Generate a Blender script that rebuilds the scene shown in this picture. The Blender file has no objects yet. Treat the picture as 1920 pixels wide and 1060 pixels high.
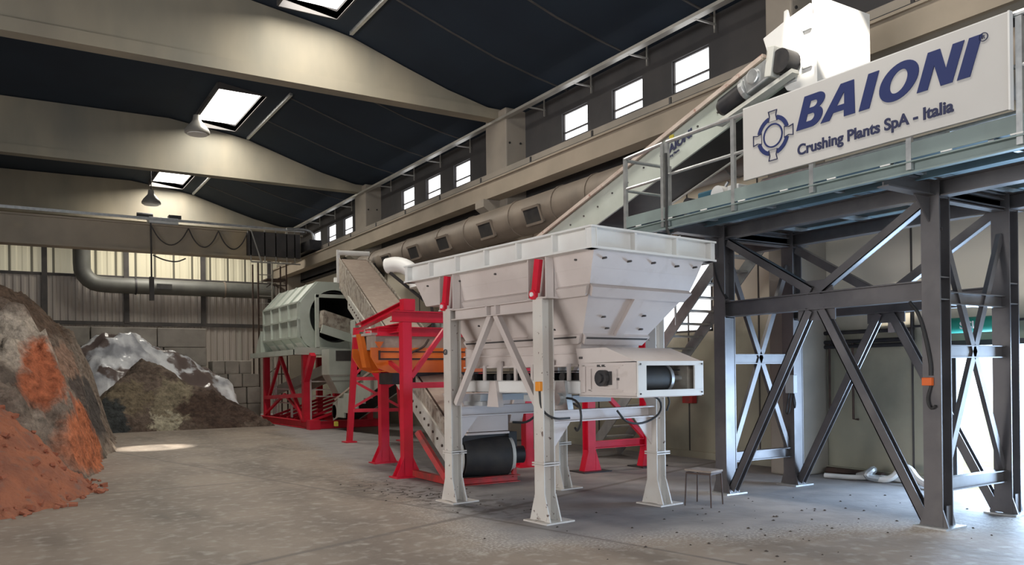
import bpy, bmesh, math, random
from mathutils import Vector, Matrix, noise
R = math.radians
random.seed(7)
SC = bpy.context.scene
COL = SC.collection

# ------------------------------------------------------------------ camera
cam_d = bpy.data.cameras.new('camera'); cam = bpy.data.objects.new('camera', cam_d); COL.objects.link(cam)
cam_d.lens = 36 * 1510 / 1920; cam_d.sensor_width = 36; cam_d.shift_x = 0; cam_d.shift_y = 169 / 1920
cam_d.clip_end = 300
YAW, ROLL = R(31.9), R(0.7)
fwd = Vector((math.sin(YAW), math.cos(YAW), 0)); rt = Vector((math.cos(YAW), -math.sin(YAW), 0)); upv = Vector((0, 0, 1))
r2 = rt * math.cos(ROLL) - upv * math.sin(ROLL); u2 = upv * math.cos(ROLL) + rt * math.sin(ROLL)
m = Matrix((r2, u2, -fwd)).transposed().to_4x4(); m.translation = (0, 0, 1.6)
cam.matrix_world = m
SC.camera = cam

# ------------------------------------------------------------------ light
SC.view_settings.view_transform = 'Standard'; SC.view_settings.look = 'None'
SC.view_settings.gamma = 1; SC.view_settings.use_curve_mapping = False
SC.view_settings.exposure = 0.0
W = bpy.data.worlds.new('sky'); SC.world = W; W.use_nodes = True
bg = W.node_tree.nodes['Background']; bg.inputs[0].default_value = (0.86, 0.93, 1.0, 1); bg.inputs[1].default_value = 3.2

def area(name, loc, rot, sx, sy, power, col=(1, 1, 1), spread=180, portal=False):
    d = bpy.data.lights.new(name, 'AREA'); d.shape = 'RECTANGLE'; d.size = sx; d.size_y = sy
    d.energy = power; d.color = col; d.spread = R(spread)
    if portal: d.cycles.is_portal = True
    o = bpy.data.objects.new(name, d); o.location = loc; o.rotation_euler = rot; COL.objects.link(o); return o
SKYL = [(4.6, 5.8, 3.9, 7.2), (4.6, 5.8, 12.6, 16.0), (4.6, 5.8, 21.4, 24.9), (4.6, 5.8, 30.2, 33.6)]
# daylight falling through the roof lights
for i, (x0, x1, y0, y1) in enumerate(SKYL):
    area('roof_daylight', ((x0 + x1) / 2, (y0 + y1) / 2, 9.14), (0, 0, 0), x1 - x0 - .1, y1 - y0 - .1, 380 if i == 3 else 240, (1, .95, .84))
# big open gateway behind the viewer and the side gate by the steel platform
area('gateway_daylight', (1.0, -5.8, 2.9), (R(90), 0, R(180)), 12, 5.4, 620, (1.0, .96, .93))
area('side_gate_daylight', (10.85, 4.6, .95), (0, R(90), 0), 1.8, 2.6, 370, (.48, .70, 1))
area('west_gate_daylight', (-11.8, 7.0, 2.6), (0, R(-90), 0), 4.6, 9, 900, (1.0, .95, .90))  # added fill from the unseen left side, brightens the faces turned that way
# sunbeams coming down through the roof lights
def sunbeam(src, dst, power, size, blend=.25, col=(1, .93, .8)):
    d = bpy.data.lights.new('sunbeam', 'SPOT'); d.energy = power; d.spot_size = R(size); d.spot_blend = blend
    d.color = col; d.shadow_soft_size = .05
    o = bpy.data.objects.new('sunbeam', d); o.location = src
    o.rotation_euler = (Vector(dst) - Vector(src)).to_track_quat('-Z', 'Y').to_euler(); COL.objects.link(o)
sunbeam((5.2, 23.2, 9.1), (2.75, 19.8, 0), 9000, 11, .7)
sunbeam((5.3, 4.3, 9.1), (8.4, 6.1, 5.4), 6000, 13, .2)

# ------------------------------------------------------------------ materials
MATS = {}
def mat(name, c1, c2=None, rough=.6, metal=0., scale=3., bump=.0, bdist=.02, det=6, lo=.4, hi=.65, c3=None, s3=.4, lo3=.5, hi3=.7, stretch=None, bscale=None):
    """paint / concrete / dirt: noise-mixed base colours plus a bump"""
    m = bpy.data.materials.new(name); m.use_nodes = True; nt = m.node_tree; N = nt.nodes; L = nt.links
    b = N['Principled BSDF']; b.inputs['Roughness'].default_value = rough; b.inputs['Metallic'].default_value = metal
    b.inputs['Base Color'].default_value = (*c1, 1)
    tc = N.new('ShaderNodeTexCoord'); mp = N.new('ShaderNodeMapping'); L.new(tc.outputs['Object'], mp.inputs[0])
    if stretch: mp.inputs['Scale'].default_value = stretch
    def nz(s, d=6):
        n = N.new('ShaderNodeTexNoise'); n.inputs['Scale'].default_value = s; n.inputs['Detail'].default_value = d
        L.new(mp.outputs[0], n.inputs['Vector']); return n
    def mixc(fac, a, c, l, h):
        r = N.new('ShaderNodeMapRange'); r.inputs[1].default_value = l; r.inputs[2].default_value = h
        L.new(fac, r.inputs[0]); x = N.new('ShaderNodeMix'); x.data_type = 'RGBA'
        L.new(r.outputs[0], x.inputs[0])
        if isinstance(a, tuple): x.inputs[6].default_value = (*a, 1)
        else: L.new(a, x.inputs[6])
        x.inputs[7].default_value = (*c, 1); return x.outputs[2]
    out = None
    if c2:
        out = mixc(nz(scale, det).outputs[0], c1, c2, lo, hi)
        if c3: out = mixc(nz(s3, 5).outputs[0], out, c3, lo3, hi3)
        L.new(out, b.inputs['Base Color'])
    if bump:
        n = nz(bscale or scale * 4, 8); bp = N.new('ShaderNodeBump'); bp.inputs['Strength'].default_value = bump
        bp.inputs['Distance'].default_value = bdist; L.new(n.outputs[0], bp.inputs['Height']); L.new(bp.outputs[0], b.inputs['Normal'])
    m['out'] = 0; MATS[name] = m; return m
mat('cream_paint', (.64, .565, .53), (.56, .485, .455), .5, 0, 1.6, .05, c3=(.50, .42, .38), s3=5, lo3=.62, hi3=.8)
mat('chipped_paint', (.66, .62, .57), (.58, .52, .47), .55, 0, 2, .1, c3=(.16, .11, .09), s3=14, lo3=.66, hi3=.70)
mat('clean_white', (.82, .81, .79), (.76, .74, .72), .45, 0, 2)
mat('green_white', (.56, .60, .54), (.48, .52, .46), .5, 0, 2, .05)
mat('bright_panel', (.8, .79, .76), (.74, .71, .68), .5, 0, 2)
mat('conveyor_white', (.66, .65, .60), (.55, .53, .47), .55, 0, 3, .1, c3=(.40, .35, .30), s3=9, lo3=.6, hi3=.75)
mat('red_paint', (.72, .012, .045), (.60, .01, .03), .42, 0, 3, .03)
mat('rust_red', (.50, .03, .03), (.25, .05, .04), .6, 0, 6)
mat('orange_paint', (.86, .20, .02), (.75, .15, .02), .45, 0, 3)
mat('steel_grey', (.16, .148, .15), (.12, .112, .115), .38, .4, 2.5, .05, c3=(.19, .175, .17), s3=3, lo3=.55, hi3=.8)
mat('platform_green', (.27, .33, .32), (.23, .28, .27), .5, .2, 3)
mat('galvanised', (.62, .63, .63), (.48, .49, .50), .38, .75, 9)
mat('galv_dull', (.36, .38, .37), (.28, .30, .29), .5, .05, 6)
mat('deck_underside', (.16, .24, .27), (.12, .18, .21), .5, .2, 2)
mat('rubber', (.018, .018, .020), (.035, .032, .03), .62, 0, 4, .05)
mat('black_steel', (.03, .03, .035), (.055, .05, .05), .5, .3, 5)
mat('dusty_belt', (.40, .315, .26), (.36, .28, .23), .9, 0, 3, .15, c3=(.44, .36, .30), s3=8)
mat('dirty_side', (.38, .32, .26), (.48, .44, .38), .85, 0, 5, .4, c3=(.22, .18, .15), s3=7, lo3=.5, hi3=.62)
mat('dusty_rail', (.62, .52, .45), (.50, .40, .34), .7, 0, 4, .1, c3=(.38, .18, .14), s3=9, lo3=.6, hi3=.7)
mat('beam_concrete', (.32, .28, .21), (.25, .22, .17), .85, 0, .8, .08, c3=(.17, .165, .14), s3=.5, lo3=.45, hi3=.75, stretch=(1, 1, .35))
mat('runway_concrete', (.36, .30, .235), (.30, .255, .20), .85, 0, 1, .06)
mat('column_concrete', (.34, .295, .245), (.27, .24, .205), .85, 0, 1.2, .06)
mat('wall_concrete', (.40, .37, .28), (.31, .30, .235), .88, 0, .9, .12, c3=(.20, .20, .165), s3=.7, lo3=.52, hi3=.75)
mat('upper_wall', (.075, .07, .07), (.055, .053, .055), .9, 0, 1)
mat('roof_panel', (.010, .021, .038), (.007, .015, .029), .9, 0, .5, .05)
mat('cladding', (.46, .41, .37), (.37, .33, .30), .6, 0, .8, 0, c3=(.42, .39, .35), s3=1.6, lo3=.55, hi3=.7, stretch=(2, 1, .15))
mat('girder_tan', (.42, .35, .27), (.33, .28, .22), .6, 0, .7, 0, c3=(.48, .38, .25), s3=.5)
mat('duct_metal', (.25, .205, .165), (.20, .165, .135), .55, .2, 2)
mat('duct_grey', (.15, .15, .135), (.12, .12, .11), .55, .2, 2)
mat('dark_trim', (.06, .055, .055), (.09, .08, .075), .7, 0, 2)
mat('block_concrete', (.42, .38, .33), (.33, .30, .26), .9, 0, 2, .2, c3=(.25, .23, .20), s3=1.2, lo3=.5, hi3=.7)
mat('plastic_sheet', (.86, .87, .90), (.42, .43, .47), .28, 0, 1.6, .9, lo=.42, hi=.6, c3=(.17, .13, .12), s3=1.0, lo3=.54, hi3=.58, bscale=5)
mat('earth_grey', (.22, .165, .13), (.32, .26, .21), 1, 0, 2.2, .9, det=10, c3=(.11, .085, .07), s3=1.5, lo3=.56, hi3=.66, bscale=5, bdist=.16)
mat('earth_dark', (.16, .12, .095), (.125, .09, .07), 1, 0, .9, .8, bscale=5, bdist=.16)
mat('earth_top', (.50, .42, .35), (.34, .26, .21), 1, 0, 2.4, .6, c3=(.20, .13, .10), s3=1.2, lo3=.56, hi3=.7, bscale=9)
mat('terracotta', (.47, .175, .095), (.34, .135, .085), 1, 0, 3, .9, c3=(.30, .17, .13), s3=7, lo3=.56, hi3=.72, bscale=16, bdist=.06)
mat('brick_chip', (.46, .15, .08), (.34, .15, .10), 1, 0, 3)
mat('debris', (.08, .06, .05), (.05, .04, .035), 1, 0, 3)
mat('pale_grit', (.55, .50, .46), (.42, .38, .35), 1, 0, 5)
mat('rust_tube', (.09, .055, .045), (.05, .035, .03), .6, .3, 6)
mat('old_wood', (.30, .24, .20), (.22, .17, .14), .8, 0, 6, .2)
mat('lamp_shell', (.48, .46, .42), (.38, .36, .33), .4, .4, 2)
mat('navy', (.010, .022, .12)); mat('sign_face', (.60, .58, .56), (.57, .55, .53), .45, 0, 1)
mat('dark_blue_text', (.02, .025, .08)); mat('marker_grey', (.05, .05, .06))
mat('green_banner', (.02, .30, .22), (.015, .24, .18), .6, 0, 2); mat('amber', (.8, .28, .02)); mat('signal_yellow', (.85, .72, .1))
mat('signal_orange', (.85, .16, .03)); mat('grey_plastic', (.45, .46, .47)); mat('motor_blue', (.05, .14, .20), (.04, .1, .15), .4, .2, 4)
mat('outdoor_ground', (.55, .55, .45), (.45, .5, .3), 1, 0, 1)
def emis(name, col, s):
    m = bpy.data.materials.new(name); m.use_nodes = True; b = m.node_tree.nodes['Principled BSDF']
    b.inputs['Base Color'].default_value = (.8, .8, .8, 1)
    b.inputs['Emission Color'].default_value = (*col, 1); b.inputs['Emission Strength'].default_value = s; MATS[name] = m
emis('daylit_pane', (.95, .97, 1), 2.6); emis('roof_pane', (1, .96, .9), 5)
emis('translucent_sheet', (1, .93, .66), .28)
def lit_above(name, z0, z1, col):
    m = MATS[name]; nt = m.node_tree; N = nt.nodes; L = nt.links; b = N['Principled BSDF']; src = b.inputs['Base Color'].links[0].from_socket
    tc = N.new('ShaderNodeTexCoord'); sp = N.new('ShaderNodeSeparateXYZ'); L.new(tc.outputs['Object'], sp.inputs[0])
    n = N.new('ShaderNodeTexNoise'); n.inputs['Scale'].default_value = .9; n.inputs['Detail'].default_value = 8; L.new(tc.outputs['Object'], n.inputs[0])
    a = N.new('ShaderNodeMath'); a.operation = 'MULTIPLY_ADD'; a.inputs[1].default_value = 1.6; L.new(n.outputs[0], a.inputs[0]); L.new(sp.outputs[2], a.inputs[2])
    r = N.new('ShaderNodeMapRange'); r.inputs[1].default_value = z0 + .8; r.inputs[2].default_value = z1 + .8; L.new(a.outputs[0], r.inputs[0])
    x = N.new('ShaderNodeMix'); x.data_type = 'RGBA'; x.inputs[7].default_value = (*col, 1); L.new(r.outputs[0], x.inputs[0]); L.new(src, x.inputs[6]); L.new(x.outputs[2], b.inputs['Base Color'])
lit_above('wall_concrete', 2.1, 2.6, (.76, .69, .57))  # paler upper wall: light falling there is put into the colour
def sheet_lines(name, period, width, dark):
    m = MATS[name]; nt = m.node_tree; N = nt.nodes; L = nt.links; b = N['Principled BSDF']
    tc = N.new('ShaderNodeTexCoord'); sp = N.new('ShaderNodeSeparateXYZ'); L.new(tc.outputs['Object'], sp.inputs[0])
    a = N.new('ShaderNodeMath'); a.operation = 'PINGPONG'; a.inputs[1].default_value = period; L.new(sp.outputs[0], a.inputs[0])
    g = N.new('ShaderNodeMath'); g.operation = 'GREATER_THAN'; g.inputs[1].default_value = width; L.new(a.outputs[0], g.inputs[0])
    x = N.new('ShaderNodeMix'); x.data_type = 'RGBA'; x.inputs[6].default_value = (*dark, 1); x.inputs[7].default_value = (.62, .57, .42, 1)
    L.new(g.outputs[0], x.inputs[0]); L.new(x.outputs[2], b.inputs['Base Color']); L.new(x.outputs[2], b.inputs['Emission Color'])
sheet_lines('translucent_sheet', .35, .04, (.12, .11, .08))
def add_patches(name, patches, nscale=1.2, namp=1.3):
    """distinct kinds of tipped soil: coloured lenses with ragged edges"""
    m = MATS[name]; nt = m.node_tree; N = nt.nodes; L = nt.links; b = N['Principled BSDF']
    src = b.inputs['Base Color'].links[0].from_socket
    tc = N.new('ShaderNodeTexCoord'); n = N.new('ShaderNodeTexNoise'); n.inputs['Scale'].default_value = nscale; n.inputs['Detail'].default_value = 9
    n.inputs['Roughness'].default_value = .68; L.new(tc.outputs['Object'], n.inputs[0])
    sb = N.new('ShaderNodeVectorMath'); sb.operation = 'SUBTRACT'; sb.inputs[1].default_value = (.5, .5, .5); L.new(n.outputs['Color'], sb.inputs[0])
    scl = N.new('ShaderNodeVectorMath'); scl.operation = 'SCALE'; scl.inputs['Scale'].default_value = namp * 2; L.new(sb.outputs[0], scl.inputs[0])
    ad = N.new('ShaderNodeVectorMath'); ad.operation = 'ADD'; L.new(tc.outputs['Object'], ad.inputs[0]); L.new(scl.outputs[0], ad.inputs[1])
    for cen, rad, col in patches:
        mp = N.new('ShaderNodeMapping'); mp.vector_type = 'TEXTURE'; mp.inputs['Location'].default_value = cen; mp.inputs['Scale'].default_value = rad
        L.new(ad.outputs[0], mp.inputs[0]); ln = N.new('ShaderNodeVectorMath'); ln.operation = 'LENGTH'; L.new(mp.outputs[0], ln.inputs[0])
        r = N.new('ShaderNodeMapRange'); r.inputs[1].default_value = .85; r.inputs[2].default_value = 1.1; r.inputs[3].default_value = 1; r.inputs[4].default_value = 0
        L.new(ln.outputs['Value'], r.inputs[0]); x = N.new('ShaderNodeMix'); x.data_type = 'RGBA'; L.new(r.outputs[0], x.inputs[0]); L.new(src, x.inputs[6])
        x.inputs[7].default_value = (*col, 1); src = x.outputs[2]
    # pebbles and clods: fine light/dark grain of the soil itself
    n2 = N.new('ShaderNodeTexNoise'); n2.inputs['Scale'].default_value = 6; n2.inputs['Detail'].default_value = 12; n2.inputs['Roughness'].default_value = .75; L.new(tc.outputs['Object'], n2.inputs[0])
    r2_ = N.new('ShaderNodeMapRange'); r2_.inputs[1].default_value = .36; r2_.inputs[2].default_value = .64; r2_.inputs[3].default_value = .45; r2_.inputs[4].default_value = 1.35; L.new(n2.outputs[0], r2_.inputs[0])
    vm = N.new('ShaderNodeVectorMath'); vm.operation = 'SCALE'; L.new(src, vm.inputs[0]); L.new(r2_.outputs[0], vm.inputs['Scale']); src = vm.outputs[0]
    L.new(src, b.inputs['Base Color'])
add_patches('earth_grey', [((.5, 20.0, 3.3), (1.6, 4.6, 1.0), (.14, .09, .062)), ((.0, 15.9, 2.15), (1.1, 1.7, .62), (.52, .44, .36)), ((.95, 18.6, 1.9), (.35, 1.6, .45), (.34, .21, .15)),
                           ((.0, 15.3, 1.15), (.35, 1.2, .4), (.12, .085, .065)), ((.35, 15.6, 1.5), (.42, 1.3, .75), (.50, .15, .07)), ((.95, 16.6, .5), (.75, 2.6, .72), (.60, .19, .085)), ((.75, 15.6, 1.0), (.22, .5, .4), (.42, .16, .10)),
                           ((1.55, 19.5, 1.1), (.35, 2.6, .9), (.085, .072, .067)), ((1.2, 17.6, 1.45), (.25, 1.2, .4), (.11, .085, .075))], 1.6, .42)
add_patches('earth_dark', [((4.3, 26.3, .9), (.75, 1.2, .75), (.25, .21, .145)), ((2.9, 26.4, 1.0), (.8, 1, .6), (.19, .15, .10)), ((2.4, 25.9, .3), (.5, 1, .8), (.055, .06, .06)), ((5.5, 26.4, .5), (1.2, 1.2, .8), (.085, .055, .042)), ((3.9, 26.0, .25), (.5, .5, .25), (.42, .38, .28))], 2.0, .9)
# floor: dusty concrete with joints, stains and pale grit drifts
def floor_material():
    m = bpy.data.materials.new('floor_concrete'); m.use_nodes = True; nt = m.node_tree; N = nt.nodes; L = nt.links
    b = N['Principled BSDF']; b.inputs['Roughness'].default_value = .62
    tc = N.new('ShaderNodeTexCoord')
    def nz(s, d=6, st=None):
        mp = N.new('ShaderNodeMapping'); L.new(tc.outputs['Object'], mp.inputs[0])
        if st: mp.inputs['Scale'].default_value = st
        n = N.new('ShaderNodeTexNoise'); n.inputs['Scale'].default_value = s; n.inputs['Detail'].default_value = d
        L.new(mp.outputs[0], n.inputs[0]); return n.outputs[0]
    def rng(f, l, h, a=0., c=1.):
        r = N.new('ShaderNodeMapRange'); r.inputs[1].default_value = l; r.inputs[2].default_value = h
        r.inputs[3].default_value = a; r.inputs[4].default_value = c; L.new(f, r.inputs[0]); return r.outputs[0]
    def mx(f, a, c):
        x = N.new('ShaderNodeMix'); x.data_type = 'RGBA'; L.new(f, x.inputs[0])
        if isinstance(a, tuple): x.inputs[6].default_value = (*a, 1)
        else: L.new(a, x.inputs[6])
        x.inputs[7].default_value = (*c, 1); return x.outputs[2]
    def math_(op, a, c=None):
        x = N.new('ShaderNodeMath'); x.operation = op
        for i, v in enumerate((a, c)):
            if v is None: continue
            if isinstance(v, (int, float)): x.inputs[i].default_value = v
            else: L.new(v, x.inputs[i])
        return x.outputs[0]
    sp = N.new('ShaderNodeSeparateXYZ'); L.new(tc.outputs['Object'], sp.inputs[0]); X, Y = sp.outputs[0], sp.outputs[1]
    c = mx(rng(nz(.5), .38, .66), (.315, .255, .205), (.215, .172, .14))
    c = mx(rng(nz(.9, 8, (1, .35, 1)), .5, .68), c, (.15, .122, .10))
    c = mx(rng(math_('ADD', math_('ABSOLUTE', math_('SUBTRACT', math_('ADD', X, math_('MULTIPLY', Y, -.10)), 2.1)), math_('MULTIPLY', nz(1.6), 1.5)), .75, 1.3, .55, 0.), c, (.14, .11, .09))
    c = mx(rng(nz(7, 8), .52, .75), c, (.39, .35, .31))
    # cooler, cleaner slab on the machine side
    e1 = math_('SUBTRACT', X, math_('ADD', math_('MULTIPLY', Y, .17), 2.72))
    e2 = math_('SUBTRACT', math_('ADD', Y, math_('MULTIPLY', X, .42)), 8.0)
    wob = math_('MULTIPLY', math_('SUBTRACT', nz(1.2), .5), 1.1)
    side = rng(math_('ADD', math_('MINIMUM', e1, e2), wob), -.25, .3)
    cool = mx(rng(nz(2.5), .4, .7), (.30, .278, .272), (.22, .207, .207))
    x = N.new('ShaderNodeMix'); x.data_type = 'RGBA'; L.new(side, x.inputs[0]); L.new(c, x.inputs[6]); L.new(cool, x.inputs[7]); c = x.outputs[2]
    # pale grit drift along the edge of the wheel lane
    g1 = math_('ABSOLUTE', math_('ADD', math_('MINIMUM', e1, e2), math_('MULTIPLY', wob, .5)))
    near = rng(Y, 6.5, 11, 1., .35)
    band = math_('MULTIPLY', math_('MULTIPLY', rng(g1, .05, .55, 1., 0.), near), rng(nz(34, 10), .48, .62))
    c = mx(math_('MULTIPLY', band, .65), c, (.58, .54, .50))
    # spilled dark soil along the conveyor
    d2 = math_('ABSOLUTE', math_('SUBTRACT', math_('ADD', X, math_('MULTIPLY', Y, .12)), 5.75))
    b2 = math_('MULTIPLY', math_('MULTIPLY', rng(d2, .1, .9, 1., 0.), rng(nz(6, 8), .5, .58)), rng(math_('ABSOLUTE', math_('SUBTRACT', Y, 9.8)), 1, 3.2, 1., 0.))
    c = mx(b2, c, (.085, .07, .06))
    # dark damp strokes and joints
    for (kx, ky, k0, w) in ((-.35, 1, 6.4, .05), (0, 1, 21.6, .03), (0, 1, 12.4, .025), (1, .22, 6.1, .02)):
        d = math_('ABSOLUTE', math_('SUBTRACT', math_('ADD', math_('MULTIPLY', X, kx), math_('MULTIPLY', Y, ky)), k0))
        d = math_('ADD', d, math_('MULTIPLY', nz(3), .05))
        c = mx(rng(d, w * .4 + .02, w + .05, .75, 0.), c, (.12, .10, .09))
    L.new(c, b.inputs['Base Color'])
    bp = N.new('ShaderNodeBump'); bp.inputs['Strength'].default_value = .35; bp.inputs['Distance'].default_value = .02
    L.new(nz(9, 8), bp.inputs['Height']); L.new(bp.outputs[0], b.inputs['Normal'])
    MATS['floor_concrete'] = m
floor_material()

# ------------------------------------------------------------------ builders
class MB:
    def __init__(s): s.v = []; s.f = []
    def add(s, vs, fs):
        n = len(s.v); s.v += [tuple(v) for v in vs]; s.f += [tuple(i + n for i in f) for f in fs]; return s
    def hexa(s, P): return s.add(P, [(0, 3, 2, 1), (4, 5, 6, 7), (0, 1, 5, 4), (1, 2, 6, 5), (2, 3, 7, 6), (3, 0, 4, 7)])
    def box(s, x0, x1, y0, y1, z0, z1):
        return s.hexa([(x0, y0, z0), (x1, y0, z0), (x1, y1, z0), (x0, y1, z0), (x0, y0, z1), (x1, y0, z1), (x1, y1, z1), (x0, y1, z1)])
    @staticmethod
    def frame(a, b, up):
        a, b, up = Vector(a), Vector(b), Vector(up); d = (b - a).normalized()
        if abs(d.dot(up.normalized())) > .98: up = Vector((1, 0, 0)) if abs(d.x) < .9 else Vector((0, 1, 0))
        sd = d.cross(up).normalized(); u = sd.cross(d).normalized(); return a, b, sd, u
    def bar(s, a, b, w, h, up=(0, 0, 1), off=(0, 0)):
        a, b, sd, u = s.frame(a, b, up); o = sd * off[0] + u * off[1]; w /= 2; h /= 2
        P = [p + o + sd * i * w + u * j * h for p in (a, b) for i, j in ((-1, -1), (1, -1), (1, 1), (-1, 1))]
        return s.hexa(P)
    def ibeam(s, a, b, w, h, t=.012, up=(0, 0, 1), cap=False):
        s.bar(a, b, t, h - 2 * t, up); s.bar(a, b, w, t, up, (0, h / 2 - t / 2)); s.bar(a, b, w, t, up, (0, -h / 2 + t / 2)); return s
    def chan(s, a, b, w, h, t=.012, up=(0, 0, 1), side=1):
        s.bar(a, b, t, h, up, (-side * (w / 2 - t / 2), 0)); s.bar(a, b, w, t, up, (0, h / 2 - t / 2)); s.bar(a, b, w, t, up, (0, -h / 2 + t / 2)); return s
    def angle(s, a, b, w, t=.01, up=(0, 0, 1), side=1):
        s.bar(a, b, t, w, up, (side * w / 2, 0)); s.bar(a, b, w, t, up, (0, -w / 2)); return s
    def cyl(s, a, b, r, n=16, r2=None, caps=True):
        a, b, sd, u = s.frame(a, b, (0, 0, 1)); r2 = r if r2 is None else r2
        P = [p + (sd * math.cos(2 * math.pi * i / n) + u * math.sin(2 * math.pi * i / n)) * q for p, q in ((a, r), (b, r2)) for i in range(n)]
        F = [(i, (i + 1) % n, n + (i + 1) % n, n + i) for i in range(n)]
        if caps: F += [tuple(range(n - 1, -1, -1)), tuple(range(n, 2 * n))]
        return s.add(P, F)
    def ring(s, a, b, r, ri, n=24):
        a, b, sd, u = s.frame(a, b, (0, 0, 1)); P = []
        for p, q in ((a, r), (b, r), (b, ri), (a, ri)):
            P += [p + (sd * math.cos(2 * math.pi * i / n) + u * math.sin(2 * math.pi * i / n)) * q for i in range(n)]
        F = [(k * n + i, k * n + (i + 1) % n, ((k + 1) % 4) * n + (i + 1) % n, ((k + 1) % 4) * n + i) for k in range(4) for i in range(n)]
        return s.add(P, F)
    def tube(s, pts, r, n=8, smooth=0):
        pts = [Vector(p) for p in pts]
        for _ in range(smooth):
            q = [pts[0]]
            for a, b in zip(pts, pts[1:]): q += [a.lerp(b, .25), a.lerp(b, .75)]
            pts = q + [pts[-1]]
        P = []; F = []; u = Vector((0, 0, 1))
        for i, p in enumerate(pts):
            d = (pts[min(i + 1, len(pts) - 1)] - pts[max(i - 1, 0)]).normalized()
            if abs(d.dot(u)) > .95: u = Vector((1, .1, 0)) if abs(d.z) > .9 else Vector((0, 0, 1))
            sd = d.cross(u).normalized(); u = sd.cross(d).normalized()
            P += [p + (sd * math.cos(2 * math.pi * k / n) + u * math.sin(2 * math.pi * k / n)) * r for k in range(n)]
        for i in range(len(pts) - 1): F += [(i * n + k, i * n + (k + 1) % n, (i + 1) * n + (k + 1) % n, (i + 1) * n + k) for k in range(n)]
        F += [tuple(range(n - 1, -1, -1)), tuple(range((len(pts) - 1) * n, len(pts) * n))]
        return s.add(P, F)
    def lathe(s, c, prof, n=20):
        c = Vector(c); P = [c + Vector((r * math.cos(2 * math.pi * i / n), r * math.sin(2 * math.pi * i / n), z)) for r, z in prof for i in range(n)]
        F = [(k * n + i, k * n + (i + 1) % n, (k + 1) * n + (i + 1) % n, (k + 1) * n + i) for k in range(len(prof) - 1) for i in range(n)]
        F += [tuple(range(n)), tuple(range((len(prof) - 1) * n, len(prof) * n))]
        return s.add(P, F)
    def prism(s, pts, d):
        """planar polygon (3-D points) pushed along vector d"""
        n = len(pts); P = [Vector(p) for p in pts] + [Vector(p) + Vector(d) for p in pts]
        return s.add(P, [tuple(range(n))[::-1], tuple(range(n, 2 * n))] + [(i, (i + 1) % n, n + (i + 1) % n, n + i) for i in range(n)])
    def build(s, name, mt, parent=None, bevel=0, smooth=False):
        off = Vector(OFF.get(parent.name if parent else None, (0, 0, 0)))
        me = bpy.data.meshes.new(name); me.from_pydata([Vector(v) - off for v in s.v], [], s.f)
        bm = bmesh.new(); bm.from_mesh(me); bmesh.ops.recalc_face_normals(bm, faces=bm.faces); bm.to_mesh(me); bm.free()
        me.materials.append(MATS[mt]); o = bpy.data.objects.new(name, me); COL.objects.link(o)
        if parent: o.parent = parent; OFF[o.name] = tuple(off)
        if smooth:
            for p in me.polygons: p.use_smooth = True
            try: me.set_sharp_from_angle(angle=R(40))
            except Exception: pass
        if bevel:
            b = o.modifiers.new('bevel', 'BEVEL'); b.width = bevel; b.segments = 2; b.limit_method = 'ANGLE'
        return o
OFF = {}
def thing(name, label, cat, loc=(0, 0, 0), rz=0, group=None, local=False):
    o = bpy.data.objects.new(name, None); COL.objects.link(o); o.location = loc; o.rotation_euler = (0, 0, rz)
    o.empty_display_size = .2
    o['label'] = label; o['category'] = cat
    if group: o['group'] = group
    OFF[o.name] = (0, 0, 0) if local else tuple(loc)
    return o
def tag(o, label, cat, group=None, kind=None):
    o['label'] = label; o['category'] = cat
    if group: o['group'] = group
    if kind: o['kind'] = kind
    return o
def struct(o, label=None):
    o['kind'] = 'structure'
    if label: o['label'] = label
    return o
def copy_thing(root, loc, rz=None, label=None):
    def rec(o, par):
        c = o.copy(); COL.objects.link(c); c.parent = par
        for k in list(o.children): rec(k, c)
        return c
    c = rec(root, None); c.location = loc
    if rz is not None: c.rotation_euler = (0, 0, rz)
    if label: c['label'] = label
    return c
def text_mesh(name, body, size, mt, origin, parent, rot, shear=0, bold=0, ext=.004, sx=1.):
    cu = bpy.data.curves.new(name, 'FONT'); cu.body = body; cu.size = size; cu.shear = shear; cu.offset = bold; cu.extrude = ext
    t = bpy.data.objects.new(name + '_tmp', cu); me = bpy.data.meshes.new_from_object(t)
    bpy.data.objects.remove(t); me.name = name
    for v in me.vertices: v.co.x *= sx
    me.materials.clear(); me.materials.append(MATS[mt])
    o = bpy.data.objects.new(name, me); COL.objects.link(o); o.rotation_euler = rot
    off = Vector(OFF[parent.name]) if parent else Vector((0, 0, 0))
    o.location = Vector(origin) - off; o.parent = parent; return o
def shapes_mesh(name, splines, mt, origin, parent, rot, ext=.004):
    cu = bpy.data.curves.new(name, 'CURVE'); cu.dimensions = '2D'; cu.fill_mode = 'BOTH'; cu.extrude = ext
    for pts in splines:
        sp = cu.splines.new('POLY'); sp.points.add(len(pts) - 1); sp.use_cyclic_u = True
        for p, q in zip(sp.points, pts): p.co = (q[0], q[1], 0, 1)
    t = bpy.data.objects.new(name + '_tmp', cu); me = bpy.data.meshes.new_from_object(t); bpy.data.objects.remove(t); me.name = name
    me.materials.clear(); me.materials.append(MATS[mt]); o = bpy.data.objects.new(name, me); COL.objects.link(o)
    o.rotation_euler = rot; o.location = Vector(origin) - Vector(OFF[parent.name]); o.parent = parent; return o
WEST = (R(90), 0, R(-90))      # lettering that faces -X

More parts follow.
